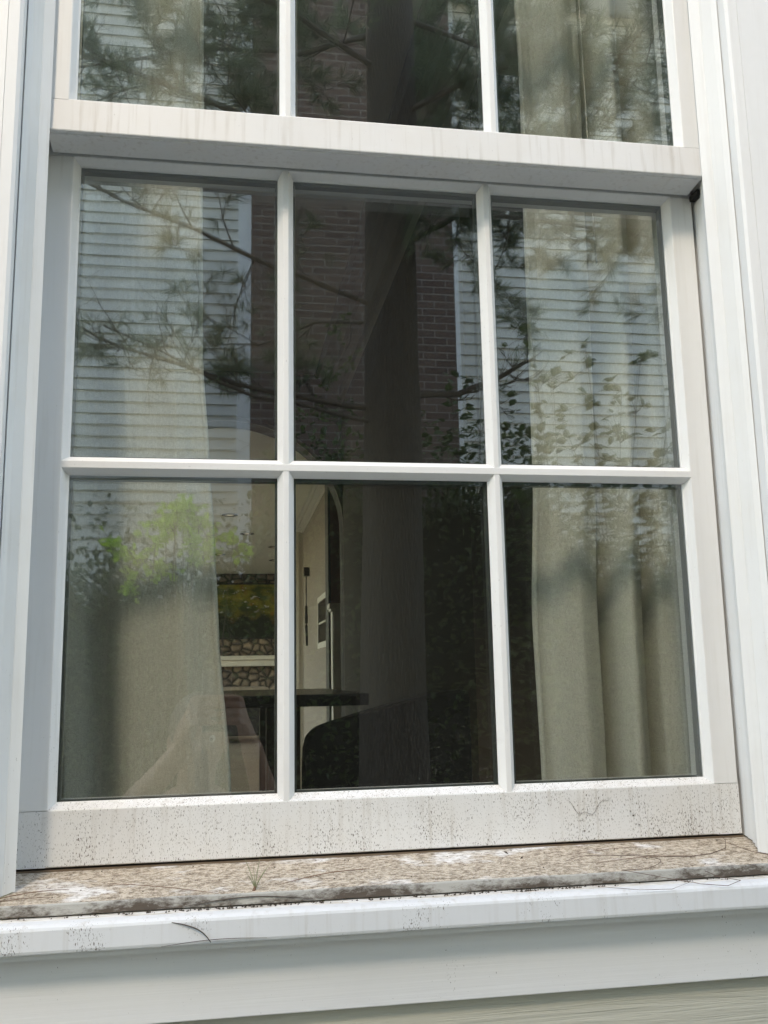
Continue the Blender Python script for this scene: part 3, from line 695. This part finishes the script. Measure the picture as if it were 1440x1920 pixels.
def hedge():
    R = random.Random(31); V = []; F = []
    root = empty('hedge', 'dense dark hedge growing between the pine and the neighbouring house', 'hedge')
    top = lambda x: .02 + .16*noise.noise((x*1.3, .37, 3.4)) + .12*noise.noise((x*4, .6, 3.3)) + .10*smoothstep(.5, 2.2, x) + .45*smoothstep(-.2, .2, x)*(1-smoothstep(1.5, 2.0, x))
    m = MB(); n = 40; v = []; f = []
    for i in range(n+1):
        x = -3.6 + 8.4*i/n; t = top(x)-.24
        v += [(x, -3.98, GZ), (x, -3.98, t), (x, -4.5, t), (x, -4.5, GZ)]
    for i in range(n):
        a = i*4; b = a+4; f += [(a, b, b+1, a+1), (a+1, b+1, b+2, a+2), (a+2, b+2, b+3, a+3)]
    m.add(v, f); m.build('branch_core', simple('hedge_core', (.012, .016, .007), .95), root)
    for i in range(38000):
        x = R.uniform(-3.7, 4.9); t = top(x); z = R.uniform(-1.75, t); front = R.random() < .5
        y = -3.86 + R.gauss(0, .10) - .10*smoothstep(t-.3, t, z) if front else R.uniform(-4.5, -3.9)
        if not front: z = t - .25 + min(.55, R.expovariate(1/.15))
        d = Vector((R.gauss(0, .9), R.gauss(.7, .5), R.gauss(-.1, .6))); leaf(V, F, Vector((x, y, z)), d, Vector((R.gauss(0, .5), .4, 1)), R.uniform(.035, .06), R.uniform(.022, .036))
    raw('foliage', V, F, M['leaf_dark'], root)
hedge()

# ------------------------------------------------------------------ the room behind the glass
FZ, CZ = -1.55, 1.05
cream = simple('cream_plaster', (.35, .30, .25), .9, .05, 2); darkp = simple('dark_wall_paint', (.085, .072, .060), .85, .15, 2, spec=.2)
mb = MB(); mb.box(-4.0, 4.0, .10, 15.2, FZ-.1, FZ)
mb.build('interior_floor', simple('oak_floor', (.46, .36, .26), .45, .2, 3), kind='structure')
mb = MB(); mb.box(-4.0, 4.0, .10, 15.2, CZ, CZ+.1); mb.build('interior_ceiling', simple('pale_ceiling', (.86, .82, .70), .9, .04, 2), kind='structure')
def wall(name, boxes, mat, label):
    mb = MB(); [mb.box(*b) for b in boxes]; return mb.build(name, mat, label=label, category='wall')
Z0, Z1 = FZ, CZ
wall('room_wall', [(-4.1, -4.0, .1, 4.6, Z0, Z1), (-4.1, -4.0, 14.2, 15.2, Z0, Z1), (-4.1, -4.0, 4.6, 14.2, Z0, Z0+.1), (-4.1, -4.0, 4.6, 14.2, Z1-.08, Z1)], cream, 'cream side wall of the deep room, with a wide gap added to let daylight in, at the left')  # unseen gap added so daylight brightens the deep room
wall('dark_partition', [(.42, 4.0, 1.2, 1.3, Z0, Z1), (.42, .52, 1.3, 4.0, Z0, Z1)], darkp, 'dark painted partition standing behind the middle and right panes')
wall('room_wall', [(-4.0, 4.0, 15.2, 15.3, Z0, Z1)], cream, 'cream end wall behind the stone fireplace')
# right hand wall of the deep room with its small bright window
wy0, wy1, wz0, wz1 = 6.65, 7.60, -.37, .0
wall('room_wall', [(.62, .74, 6.1, wy0, Z0, Z1), (.62, .74, wy1, 9.5, Z0, Z1), (.62, .74, wy0, wy1, Z0, wz0), (.62, .74, wy0, wy1, wz1, Z1)], cream, 'cream wall with a small bright window beyond the arch')
wall('room_wall', [(3.9, 4.0, 1.3, 10.5, Z0, Z1), (3.9, 4.0, 13.5, 15.2, Z0, Z1), (3.9, 4.0, 10.5, 13.5, Z1-.3, Z1)], cream, 'cream wall at the far right end of the deep room')  # open stretch added here too, for more daylight inside
mb = MB(); mb.box(.505, .66, 5.5, 5.62, Z0, CZ); mb.build('red_wall', simple('terracotta_paint', (.20, .075, .05), .8, .1, 3), label='narrow terracotta wall end seen through the arch', category='wall')
mb = MB(); mb.box(.488, .505, 5.46, 5.66, Z0, CZ); mb.build('door_edge', simple('dark_door_edge', (.03, .025, .02), .6), label='dark vertical door edge beside the terracotta wall', category='door')
post = empty('half_column', 'short white post with a moulded cap in front of the terracotta wall', 'post')
wt = simple('interior_white', (.70, .66, .58), .5, .05, 6)
mb = MB(); mb.box(.500, .590, 5.33, 5.43, Z0, -.225); mb.box(.508, .582, 5.325, 5.33, -.50, -.25); mb.build('shaft', wt, post, bevel=.003)
mb = MB(); mb.box(.488, .602, 5.32, 5.45, -.225, -.205); mb.box(.478, .612, 5.31, 5.46, -.205, -.17); mb.build('cap', wt, post, bevel=.004)
# arched opening in the partition
AX, AW, AZ, AY = -.23, .65, .16, 4.0
mb = MB(); n = 36
arcp = [(AX + AW*math.cos(math.pi*i/n), AZ + .60*math.sin(math.pi*i/n)) for i in range(n+1)]
top = [(4.0, CZ), (-4.0, CZ)]
for y in (AY, AY+.16):
    pass
v = []; f = []
for i, (x, z) in enumerate(arcp):
    v += [(x, AY, z), (x, AY+.16, z), (x, AY, CZ), (x, AY+.16, CZ)]
for i in range(n):
    a = i*4; b = a+4
    f += [(a, a+2, b+2, b), (a, b, b+1, a+1), (a+1, b+1, b+3, a+3)]
mbx = MB(); mbx.add(v, f)
mbx.box(AX+AW, .46, AY, AY+.16, Z0, CZ); mbx.box(-4.0, AX-AW, AY, AY+.16, Z0, CZ)
mbx.build('arched_partition', simple('arch_dark', (.055, .045, .038), .8, .1, 2), label='dark partition with a wide arched opening to the far room', category='wall')
v = []; f = []
pts = [(AX+AW, Z0)] + arcp + [(AX-AW, Z0)]
for i, (x, z) in enumerate(pts):
    dx, dz = (x-AX, z-AZ) if z > AZ else (x-AX, 0); l = math.hypot(dx, dz); dx, dz = dx/l*.022, dz/l*.022
    v += [(x, AY-.012, z), (x+dx, AY-.012, z+dz), (x+dx, AY, z+dz), (x-.0, AY, z)]
for i in range(len(pts)-1):
    a = i*4; b = a+4; f += [(a, b, b+1, a+1), (a+1, b+1, b+2, a+2), (a, a+3, b+3, b)]
m = MB(); m.add(v, f); m.build('arch_trim', simple('arch_bead', (.26, .22, .17), .6), label='thin pale bead round the arched opening', category='trim')
# crown mouldings
def crown(name, x, sg, y0, y1, size, label, mat):
    P = [(x, CZ), (x + sg*size, CZ), (x + sg*size, CZ-size*.12), (x + sg*size*.86, CZ-size*.16), (x + sg*size*.70, CZ-size*.42), (x+sg*size*.52, CZ-size*.45), (x+sg*size*.46, CZ-size*.6), (x + sg*size*.22, CZ-size*.78), (x + sg*size*.12, CZ-size*.80), (x + sg*size*.12, CZ-size*1.1), (x+sg*size*.05, CZ-size*1.15), (x, CZ-size*1.2)]
    m = MB(); m.prism([(a, b-.001) for a, b in P], y0, y1, 'y'); m.build(name, mat, label=label, category='moulding')
crown('crown_moulding', .419, -1, .12, 3.99, .15, 'near crown moulding running away above the dark partition', simple('crown_near', (.42, .40, .36), .6))
crown('crown_moulding', .619, -1, 6.1, 9.5, .09, 'white crown moulding of the far wall, seen slanting under the muntin', wt)
m = MB(); m.box(.56, .66, 9.44, 9.56, Z0, .95); m.box(.54, .57, 9.42, 9.58, Z0, .95); m.box(.63, .745, 9.41, 9.44, Z0, .9); m.build('door_casing', wt, label='cream moulded door casing beside the small bright window', category='casing', )
# wall lamp near it
sc = empty('wall_sconce', 'dark wall lamp with a long rod on the cream wall', 'lamp')
dm = simple('dark_bronze', (.03, .025, .02), .4, metallic=.6)
m = MB(); m.box(.56, .615, 8.55, 8.63, .36, .45); m.build('shade', dm, sc, bevel=.004)
m = MB(); m.tube([(.585, 8.6, .36), (.585, 8.6, -.15)], .006, 8); m.tube([(.585, 8.6, -.15), (.59, 8.6, -.36)], [.014, .012], 8); m.tube([(.585, 8.6, .05), (.585, 8.6, -.13)], [.013, .016], 8); m.build('rod', dm, sc, smooth=True)
# small window frame
m = MB(); m.box(.612, .63, wy0-.05, wy0, wz0-.05, wz1+.05); m.box(.612, .63, wy1, wy1+.05, wz0-.05, wz1+.05); m.box(.612, .63, wy0, wy1, wz1, wz1+.05); m.box(.612, .63, wy0, wy1, wz0-.05, wz0); m.box(.62, .63, wy0, wy1, -.20, -.185)
m.build('inner_window_frame', wt, label='small white window frame glowing with daylight beyond the arch', category='window')
# recessed ceiling lights
RC = [(-.21, 8.85, 1), (.39, 11.39, 2), (.0, 10.2, 3), (.46, 12.87, 4), (-.35, 12.2, 5)]
LB = ['recessed ceiling light nearest to the arch', 'recessed ceiling light in the middle, on the right', 'recessed ceiling light in the middle of the far ceiling', 'recessed ceiling light nearest the fireplace, on the right', 'recessed ceiling light near the fireplace, on the left']
em = bpy.data.materials.new('lamp_glow'); em.use_nodes = True; bb = em.node_tree.nodes['Principled BSDF']; bb.inputs['Emission Color'].default_value = (1, .85, .62, 1); bb.inputs['Emission Strength'].default_value = .08
for (x, y, q), lb in zip(RC, LB):
    r = empty('ceiling_light', lb, 'ceiling light', 'recessed lights in the far ceiling')
    m = MB(); k = 20; vs = []; 
    for i in range(k):
        a = 2*math.pi*i/k; vs += [(x+.085*math.cos(a), y+.085*math.sin(a), CZ-.002), (x+.085*math.cos(a), y+.085*math.sin(a), CZ-.010), (x+.06*math.cos(a), y+.06*math.sin(a), CZ-.010), (x+.06*math.cos(a), y+.06*math.sin(a), CZ-.002)]
    fs = []
    for i in range(k):
        a = i*4; b = ((i+1) % k)*4; fs += [(a, b, b+1, a+1), (a+1, b+1, b+2, a+2), (a+2, b+2, b+3, a+3)]
    m.add(vs, fs); m.build('rim', simple('can_rim', (.12, .10, .08), .5), r)
    m = MB(); m.tube([(x, y, CZ-.001), (x, y, CZ-.006)], [.03, .03], 12); m.build('bulb', em, r)
# fireplace
def stone_mat():
    k = NT('fieldstone'); o = k.obj()
    vo = k.n('ShaderNodeTexVoronoi', {'Vector': k.mapv(o, (7.2, 7.2, 8.5)), 'Scale': 1.0, 'Randomness': .85}, feature='DISTANCE_TO_EDGE').outputs[0]
    vc = k.n('ShaderNodeTexVoronoi', {'Vector': k.mapv(o, (7.2, 7.2, 8.5)), 'Scale': 1.0, 'Randomness': .85}).outputs[1]
    g = k.n('ShaderNodeSeparateXYZ', {0: vc}).outputs[0]
    c = k.mix(g, (.14, .10, .075), (.36, .28, .21)); c = k.mix(k.ramp(vo, .0, .20, 1, 0), c, (.03, .024, .018))
    k.pbsdf(Base_Color=c, Roughness=.85, Normal=k.bump(k.ramp(vo, 0, .3), .05, 1)); return k.m
fp = empty('stone_fireplace', 'fieldstone fireplace with a pale mantel at the end of the far room', 'fireplace')
m = MB(); m.box(-1.4, 1.3, 14.80, 15.19, FZ, CZ-.001); st = m.build('stone_breast', stone_mat(), fp)
m = MB(); m.box(-1.25, 1.15, 14.50, 14.799, -.50, -.40); m.box(-1.30, 1.20, 14.44, 14.799, -.40, -.33); m.build('mantel', wt, fp, bevel=.01)
m = MB(); m.box(-.6, .7, 14.74, 14.799, FZ, -.98); m.build('firebox', darkp, fp)
def art_mat():
    k = NT('picture_with_leaf_reflection'); o = k.obj(); zz = k.n('ShaderNodeSeparateXYZ', {0: o}).outputs[2]
    a = k.noise(k.mapv(o, (3, 3, 7)), 1, 5, .65); b = k.noise(k.mapv(o, (4, 4, 4)), 1.7, 4); c3 = k.noise(k.mapv(o, (9, 9, 16)), 1, 3)
    c = k.mix(k.ramp(a, .42, .6), (.05, .08, .012), (.26, .24, .03)); c = k.mix(k.ramp(b, .60, .70), c, (.26, .14, .02)); c = k.mix(k.ramp(c3, .63, .70), c, (.55, .55, .60))  # mirrored shrub leaves and their pale glints are put into the canvas colour
    t = k.math('ADD', zz, k.math('MULTIPLY', k.math('SUBTRACT', b, .5), .5))
    c = k.mix(k.ramp(t, .28, .50, 1, 0), c, (.012, .018, .008))
    k.pbsdf(Base_Color=c, Roughness=.3); return k.m
pic = empty('wall_picture', 'wide dark landscape picture above the mantel, mirrored yellow leaves put into its colours', 'picture')
m = MB(); m.box(-1.02, .86, 14.755, 14.797, -.05, .89); m.build('frame', simple('picture_frame', (.02, .018, .015), .4), pic, bevel=.006)
m = MB(); m.box(-.99, .83, 14.748, 14.754, -.02, .86); m.build('canvas', art_mat(), pic)
# sofa
sofa = empty('sofa', 'beige cushioned sofa facing the fireplace in the far room', 'sofa')
m = MB(); m.box(-1.2, 1.2, 12.0, 12.95, FZ+.12, FZ+.45); m.box(-1.2, 1.2, 11.85, 12.05, FZ+.10, -.90); m.build('base', simple('sofa_dark', (.03, .026, .024), .9), sofa, bevel=.03)
for x in (-.75, .0, .72):
    m = MB(); m.box(x-.36, x+.36, 12.05, 12.25, FZ+.45, -.80); m.build('cushion', simple('sofa_cushion', (.42, .34, .26), .9, .1, 6), sofa, bevel=.07)
# table and chair
tb = empty('dining_table', 'dark table with a thick top just inside the window', 'table')
m = MB(); m.box(-1.1, .145, 1.22, 2.2, -.735, -.705); m.build('table_top', simple('ebony', (.012, .010, .010), .25, .2, 6), tb, bevel=.003)
wd = simple('walnut', (.10, .055, .032), .4, .25, 5)
for x, y in ((-.06, 1.45), (-.95, 1.45), (-.06, 2.0), (-.95, 2.0)):
    m = MB(); m.box(x-.045, x+.045, y-.04, y+.04, FZ, -.736); m.build('leg', wd, tb, bevel=.003)
ch = empty('armchair', 'black rounded armchair back standing in front of the dark table', 'chair')
blk = simple('black_upholstery', (.006, .0065, .0075), .75, .2, 30, spec=.25)
m = MB(); out = []
ctl = [(-.045, -1.15), (-.045, -.86), (-.043, -.815), (-.036, -.79), (-.018, -.772), (.01, -.762), (.08, -.742), (.16, -.720), (.24, -.7035), (.29, -.6965), (.312, -.6955), (.322, -.700), (.326, -.712), (.326, -1.15)]
m.prism(ctl, .90, .98, 'y'); m.build('back', blk, ch, bevel=.006)
m = MB(); m.box(-.04, .322, .50, .899, -1.15, -1.04); m.build('seat', blk, ch, bevel=.02)
for x, y in ((-.01, .54), (.29, .54), (-.01, .92), (.29, .92)):
    m = MB(); m.tube([(x, y, -1.15), (x, y, FZ)], [.018, .012], 8); m.build('leg', dm, ch)

# ------------------------------------------------------------------ curtains
def curtain(name, label, edge, outer, seed, folds, y0=.105, sgn=1):
    """edge/outer: x of the free edge and of the wall side as functions of height"""
    n, mz = 220, 90; v = []; f = []; R = random.Random(seed)
    zt_, zb_ = .98, -1.45
    for j in range(mz+1):
        z = zt_ + (zb_-zt_)*j/mz; e = edge(z); q = outer(z)
        for i in range(n+1):
            u = i/n; x = e + (q-e)*u
            y = y0
            for (c, wd_, amp, sh) in folds:
                cc = c + sh*(z-.0)*.06; t = (u-cc)/wd_; y += amp*math.exp(-t*t)*(1 + .25*noise.noise((c*9, z*1.7, seed)))
            y += .003*noise.noise((u*9, z*2.0, seed)) + .0012*noise.noise((u*40, z*5, seed))
            y += .004*math.exp(-(u/.012)**2)
            v.append((x + .004*noise.noise((u*4, z*2.3, seed+9)), y, z))
    for j in range(mz):
        for i in range(n): a = j*(n+1)+i; f.append((a, a+1, a+n+2, a+n+1))
    o = raw(name, v, f, M['curtain'], smooth=True, label=label, category='curtain')
    md = o.modifiers.new('thickness', 'SOLIDIFY'); md.thickness = .0016
    # stitched hem band along the free edge
    v2 = []; f2 = []
    for j in range(mz+1):
        for i in (0, 2, 5): q = v[j*(n+1)+i]; v2.append((q[0], q[1]-.0022-(.0008 if i == 2 else 0), q[2]))
    for j in range(mz):
        for i in (0, 1): a = j*3+i; f2.append((a, a+1, a+4, a+3))
    h = raw('hem', v2, f2, M['curtain'], o, smooth=True); h.modifiers.new('thickness', 'SOLIDIFY').thickness = .0015
    return o
def pl(pts):
    pts = sorted(pts)
    def g(z):
        if z <= pts[0][0]: return pts[0][1]
        for a, b in zip(pts, pts[1:]):
            if z <= b[0]:
                t = (z-a[0])/(b[0]-a[0]); return a[1]+(b[1]-a[1])*(t*t*(3-2*t)*.5 + t*.5)
        return pts[-1][1]
    return g
curtain('curtain', 'left linen curtain hanging behind the left panes, free edge kinked below the middle', pl([(.98, -.262), (.06, -.2507), (-.2, -.246), (-.373, -.234), (-.462, -.2277), (-.60, -.222), (-.803, -.203), (-1.45, -.15)]), lambda z: -.52, 3,
        [(.14, .06, -.010, -.2), (.36, .12, .008, 0), (.56, .10, .045, .4), (.74, .035, .060, .3), (.88, .05, -.016, 0), (.97, .03, .03, 0)], y0=.115)
curtain('curtain', 'right linen curtain with soft vertical folds behind the right panes', pl([(.98, .232), (.3, .239), (.048, .2368), (-.15, .236), (-.381, .2317), (-.5757, .2224), (-.8045, .2254), (-1.45, .25)]), lambda z: .52, 7,
        [(.08, .05, .006, .2), (.22, .08, -.024, .5), (.395, .030, .075, .7), (.50, .05, -.026, .9), (.625, .026, .070, .9), (.76, .07, -.010, .5), (.92, .04, .05, 0)], y0=.120)
mb = MB(); mb.tube([(-.55, .12, 1.0), (.55, .12, 1.0)], .012, 12); mb.build('curtain_rod', dm, smooth=True, label='bronze curtain rod above the window head inside', category='rod')
mb = MB(); mb.tube([(.331, .085, .98), (.332, .085, .4), (.333, .085, .05), (.3345, .085, -.055)], .0009, 6); mb.build('pull_cord', wt, smooth=True, label='thin white pull cord hanging in front of the right curtain', category='cord')

# ------------------------------------------------------------------ the photographer and the phone (mirrored low in the left panes)
CM = Matrix.LocRotScale(CAM, cam.rotation_euler, None)
L_ = lambda x, y, z: CM @ Vector((x, y, z))
def ell(mb, c, r, rot=None, nu=20, nv=14):
    v = []; c = Vector(c)
    for j in range(nv+1):
        th = math.pi*j/nv
        for i in range(nu):
            a = 2*math.pi*i/nu; q = Vector((r[0]*math.sin(th)*math.cos(a), r[1]*math.sin(th)*math.sin(a), r[2]*math.cos(th)))
            if rot: q = rot @ q
            v.append(c+q)
    mb.add(v, [(j*nu+i, j*nu+(i+1) % nu, (j+1)*nu+(i+1) % nu, (j+1)*nu+i) for j in range(nv) for i in range(nu)])
def limb_(mb, pts, rads, k=14, sub=4, flat=1.0):
    P = [Vector(p) for p in pts]; Q = []; Rr = []
    for i in range(len(P)-1):
        for t in range(sub): u = t/sub; Q.append(P[i].lerp(P[i+1], u)); Rr.append(rads[i]+(rads[i+1]-rads[i])*(u*u*(3-2*u)))
    Q.append(P[-1]); Rr.append(rads[-1]); mb.tube(Q, Rr, k)
    ell(mb, P[0], [rads[0]]*3); ell(mb, P[-1], [rads[-1]]*3)
    for p, r_ in zip(P[1:-1], rads[1:-1]): ell(mb, p, [r_*.99]*3)
def flesh(name, mb, mat, voxel, parent=None, **pr):
    o = raw(name, mb.v, mb.f, mat, parent, smooth=True, **pr)
    m = o.modifiers.new('surface', 'REMESH'); m.mode = 'VOXEL'; m.voxel_size = voxel; m.use_smooth_shade = True
    m = o.modifiers.new('soften', 'SMOOTH'); m.factor = .5; m.iterations = 4
    return o
BX = -.30; BYc = -1.70; PZ = -.14
skin = NT('skin'); so2 = skin.obj(); skin.pbsdf(Base_Color=skin.mix(skin.noise(so2, 30, 3), (.20, .11, .08), (.25, .14, .10)), Roughness=.5, Subsurface_Weight=.05); skin = skin.m
body = MB()
# trunk and legs
for z, rx, ry, yo in ((-1.42, .155, .11, 0), (-1.32, .145, .105, 0), (-1.22, .14, .10, .005), (-1.12, .15, .108, .008), (-1.03, .165, .115, .008), (-.96, .165, .105, .0), (-.915, .13, .085, -.005)):
    ell(body, (BX, BYc+yo, z+PZ), (rx, ry, .085))
limb_(body, [(BX, BYc, -.93+PZ), (BX, BYc+.015, -.84+PZ), (BX+.005, BYc+.03, -.76+PZ)], [.066, .054, .056])
for s in (-1, 1):
    limb_(body, [(BX+s*.085, BYc, -1.42+PZ), (BX+s*.10, BYc+.01, -1.85+PZ), (BX+s*.105, BYc-.005, -2.21+PZ)], [.088, .056, .038])
    limb_(body, [(BX+s*.105, BYc-.02, -2.23+PZ), (BX+s*.115, BYc+.10, -2.265+PZ), (BX+s*.12, BYc+.17, -2.275+PZ)], [.036, .032, .022])
ARM = {-1: [(BX-.185, BYc-.005, -.945+PZ), (-.575, -1.46, -1.14), (-.318, -1.228, -.835)], 1: [(BX+.185, BYc-.005, -.945+PZ), (-.055, -1.465, -1.16), (-.150, -1.228, -.838)]}
for s in (-1, 1):
    limb_(body, [(BX+s*.10, BYc, -.95+PZ), ARM[s][0]], [.06, .058]); limb_(body, [ARM[s][0], ARM[s][1]], [.056, .042])
    e, w_ = Vector(ARM[s][1]), Vector(ARM[s][2]); limb_(body, [e, e.lerp(w_, .3), w_], [.042, .043, .027])
# hands close round the lower half of the phone, fingers on its far face, thumbs on the near one
for s in (-1, 1):
    ex = -.063 if s < 0 else .009
    wr = Vector(ARM[s][2]); kn = [L_(ex+s*.020, -.060-.019*i, .010) for i in range(4)]; heel = L_(ex+s*.030, -.118, .036)
    for i, kx in enumerate(kn): limb_(body, [wr.lerp(heel, .15+.1*i), heel.lerp(kx, .5), kx], [.022, .014, .0095], 10)
    for i, kx in enumerate(kn):
        ln = (.046, .052, .048, .038)[i]
        j1 = L_(ex+s*.012, -.058-.0195*i, -.002); j2 = L_(ex-s*ln*.30, -.056-.020*i, -.0035); tp = L_(ex-s*ln*.72, -.055-.0205*i, .0005)
        limb_(body, [kx, j1, j2, tp], [.0092, .0088, .0080, .0068], 10, 3)
    limb_(body, [heel, L_(ex+s*.018, -.098, .036), L_(ex-s*.002, -.082, .029), L_(ex-s*.017, -.070, .0265)], [.016, .0125, .0105, .0085], 10, 3)
# head with brow, nose, lips, chin and ears
HC = Vector((BX+.008, BYc+.055, -.700+PZ)); HR = Matrix.Rotation(-.10, 3, 'Z')
def head_pt(d):
    x, y, z = d; rx, ry, rz = .076, .096, .118
    if z < 0: rx *= 1 - .22*min(1, -z)**1.3; ry *= 1 - .10*(-z)
    q = Vector((x*rx, y*ry, z*rz))
    if y > 0:
        g = lambda cx_, cz_, sx, sz: math.exp(-((x-cx_)/sx)**2 - ((z-cz_)/sz)**2)
        q.y += .022*g(0, -.20, .13, .14) + .010*g(0, .02, .10, .22) + .005*g(0, .20, .55, .09)
        q.y -= .009*(g(.36, .04, .17, .11) + g(-.36, .04, .17, .11))
        q.y += .006*g(0, -.44, .24, .05) + .006*g(0, -.54, .22, .05) - .004*g(0, -.49, .26, .018) + .010*g(0, -.80, .30, .16)
    return HC + HR @ q
v = []; nu, nv = 48, 36
for j in range(nv+1):
    th = math.pi*j/nv
    for i in range(nu):
        a = 2*math.pi*i/nu; v.append(head_pt((math.sin(th)*math.cos(a), math.sin(th)*math.sin(a), math.cos(th))))
body.add(v, [(j*nu+i, j*nu+(i+1) % nu, (j+1)*nu+(i+1) % nu, (j+1)*nu+i) for j in range(nv) for i in range(nu)])
for s in (-1, 1): ell(body, HC + HR @ Vector((s*.078, -.008, -.012)), (.010, .020, .032), HR @ Matrix.Rotation(s*.35, 3, 'Z'))
person = flesh('person', body, skin, .0038, label='person in a dark short-sleeved shirt holding up a phone, mirrored low at the left', category='person')
for s in (-1, 1):
    m = MB(); ell(m, HC + HR @ Vector((s*.0285, .0765, .005)), (.0125, .0125, .0125)); raw('eye', m.v, m.f, simple('eye_white', (.6, .58, .55), .2), person, smooth=True)
    m = MB(); ell(m, HC + HR @ Vector((s*.0285, .0860, .005)), (.0055, .0038, .0055)); raw('iris', m.v, m.f, simple('eye_iris', (.03, .02, .015), .15), person, smooth=True)
h = MB(); ell(h, HC + HR @ Vector((0, -.020, .026)), (.086, .094, .108)); ell(h, HC + HR @ Vector((0, -.045, -.03)), (.074, .062, .075)); ell(h, HC + HR @ Vector((.02, .045, .092)), (.055, .045, .030))
flesh('hair', h, simple('dark_hair', (.03, .02, .014), .6, .3, 90, .001), .005, person)
sh = MB()
for z, rx, ry, yo in ((-1.46, .175, .13, 0), (-1.40, .172, .128, 0), (-1.32, .162, .122, 0), (-1.22, .157, .117, .005), (-1.12, .165, .124, .008), (-1.03, .179, .129, .008), (-.96, .178, .119, .0), (-.925, .14, .095, -.005)):
    ell(sh, (BX, BYc+yo, z+PZ), (rx, ry, .075))
for s in (-1, 1):
    a_, b_ = Vector(ARM[s][0]), Vector(ARM[s][1]); limb_(sh, [(BX+s*.08, BYc, -.955+PZ), a_, a_.lerp(b_, .55)], [.07, .070, .062])
flesh('shirt', sh, simple('charcoal_shirt', (.025, .027, .032), .9, .2, 20, .002), .007, person)
tr_ = MB(); ell(tr_, (BX, BYc, -1.47+PZ), (.165, .125, .10))
for s in (-1, 1): limb_(tr_, [(BX+s*.085, BYc, -1.46+PZ), (BX+s*.10, BYc+.01, -1.85+PZ), (BX+s*.105, BYc-.005, -2.23+PZ)], [.104, .076, .062])
flesh('trousers', tr_, simple('dark_denim', (.03, .04, .07), .85, .2, 30, .002), .008, person)
for s in (-1, 1):
    m = MB(); limb_(m, [(BX+s*.105, BYc-.03, -2.255+PZ), (BX+s*.115, BYc+.09, -2.262+PZ), (BX+s*.12, BYc+.19, -2.27+PZ)], [.046, .044, .032]); flesh('shoe', m, simple('dark_shoe', (.03, .03, .03), .6), .006, person)
ph = empty('mobile_phone', 'slim dark mobile phone held upright in both hands by the person', 'phone')
def lbox(x0, x1, y0, y1, z0, z1, name, mat, bev):
    m = MB(); m.v = [tuple(L_(x, y, z)) for x in (x0, x1) for y in (y0, y1) for z in (z0, z1)]; m.f = [(0,1,3,2), (4,6,7,5), (0,4,5,1), (2,3,7,6), (0,2,6,4), (1,5,7,3)]
    return m.build(name, mat, ph, bevel=bev)
lbox(-.063, .009, -.135, .012, .0100, .0180, 'body', simple('phone_back', (.03, .032, .036), .3), .003)
lbox(-.060, .006, -.132, .009, .0181, .0184, 'screen', simple('phone_screen', (.02, .02, .022), .08), 0)
lbox(-.030, .006, -.022, .010, .0075, .0099, 'lens_block', simple('lens_block', (.02, .02, .022), .15), .0008)
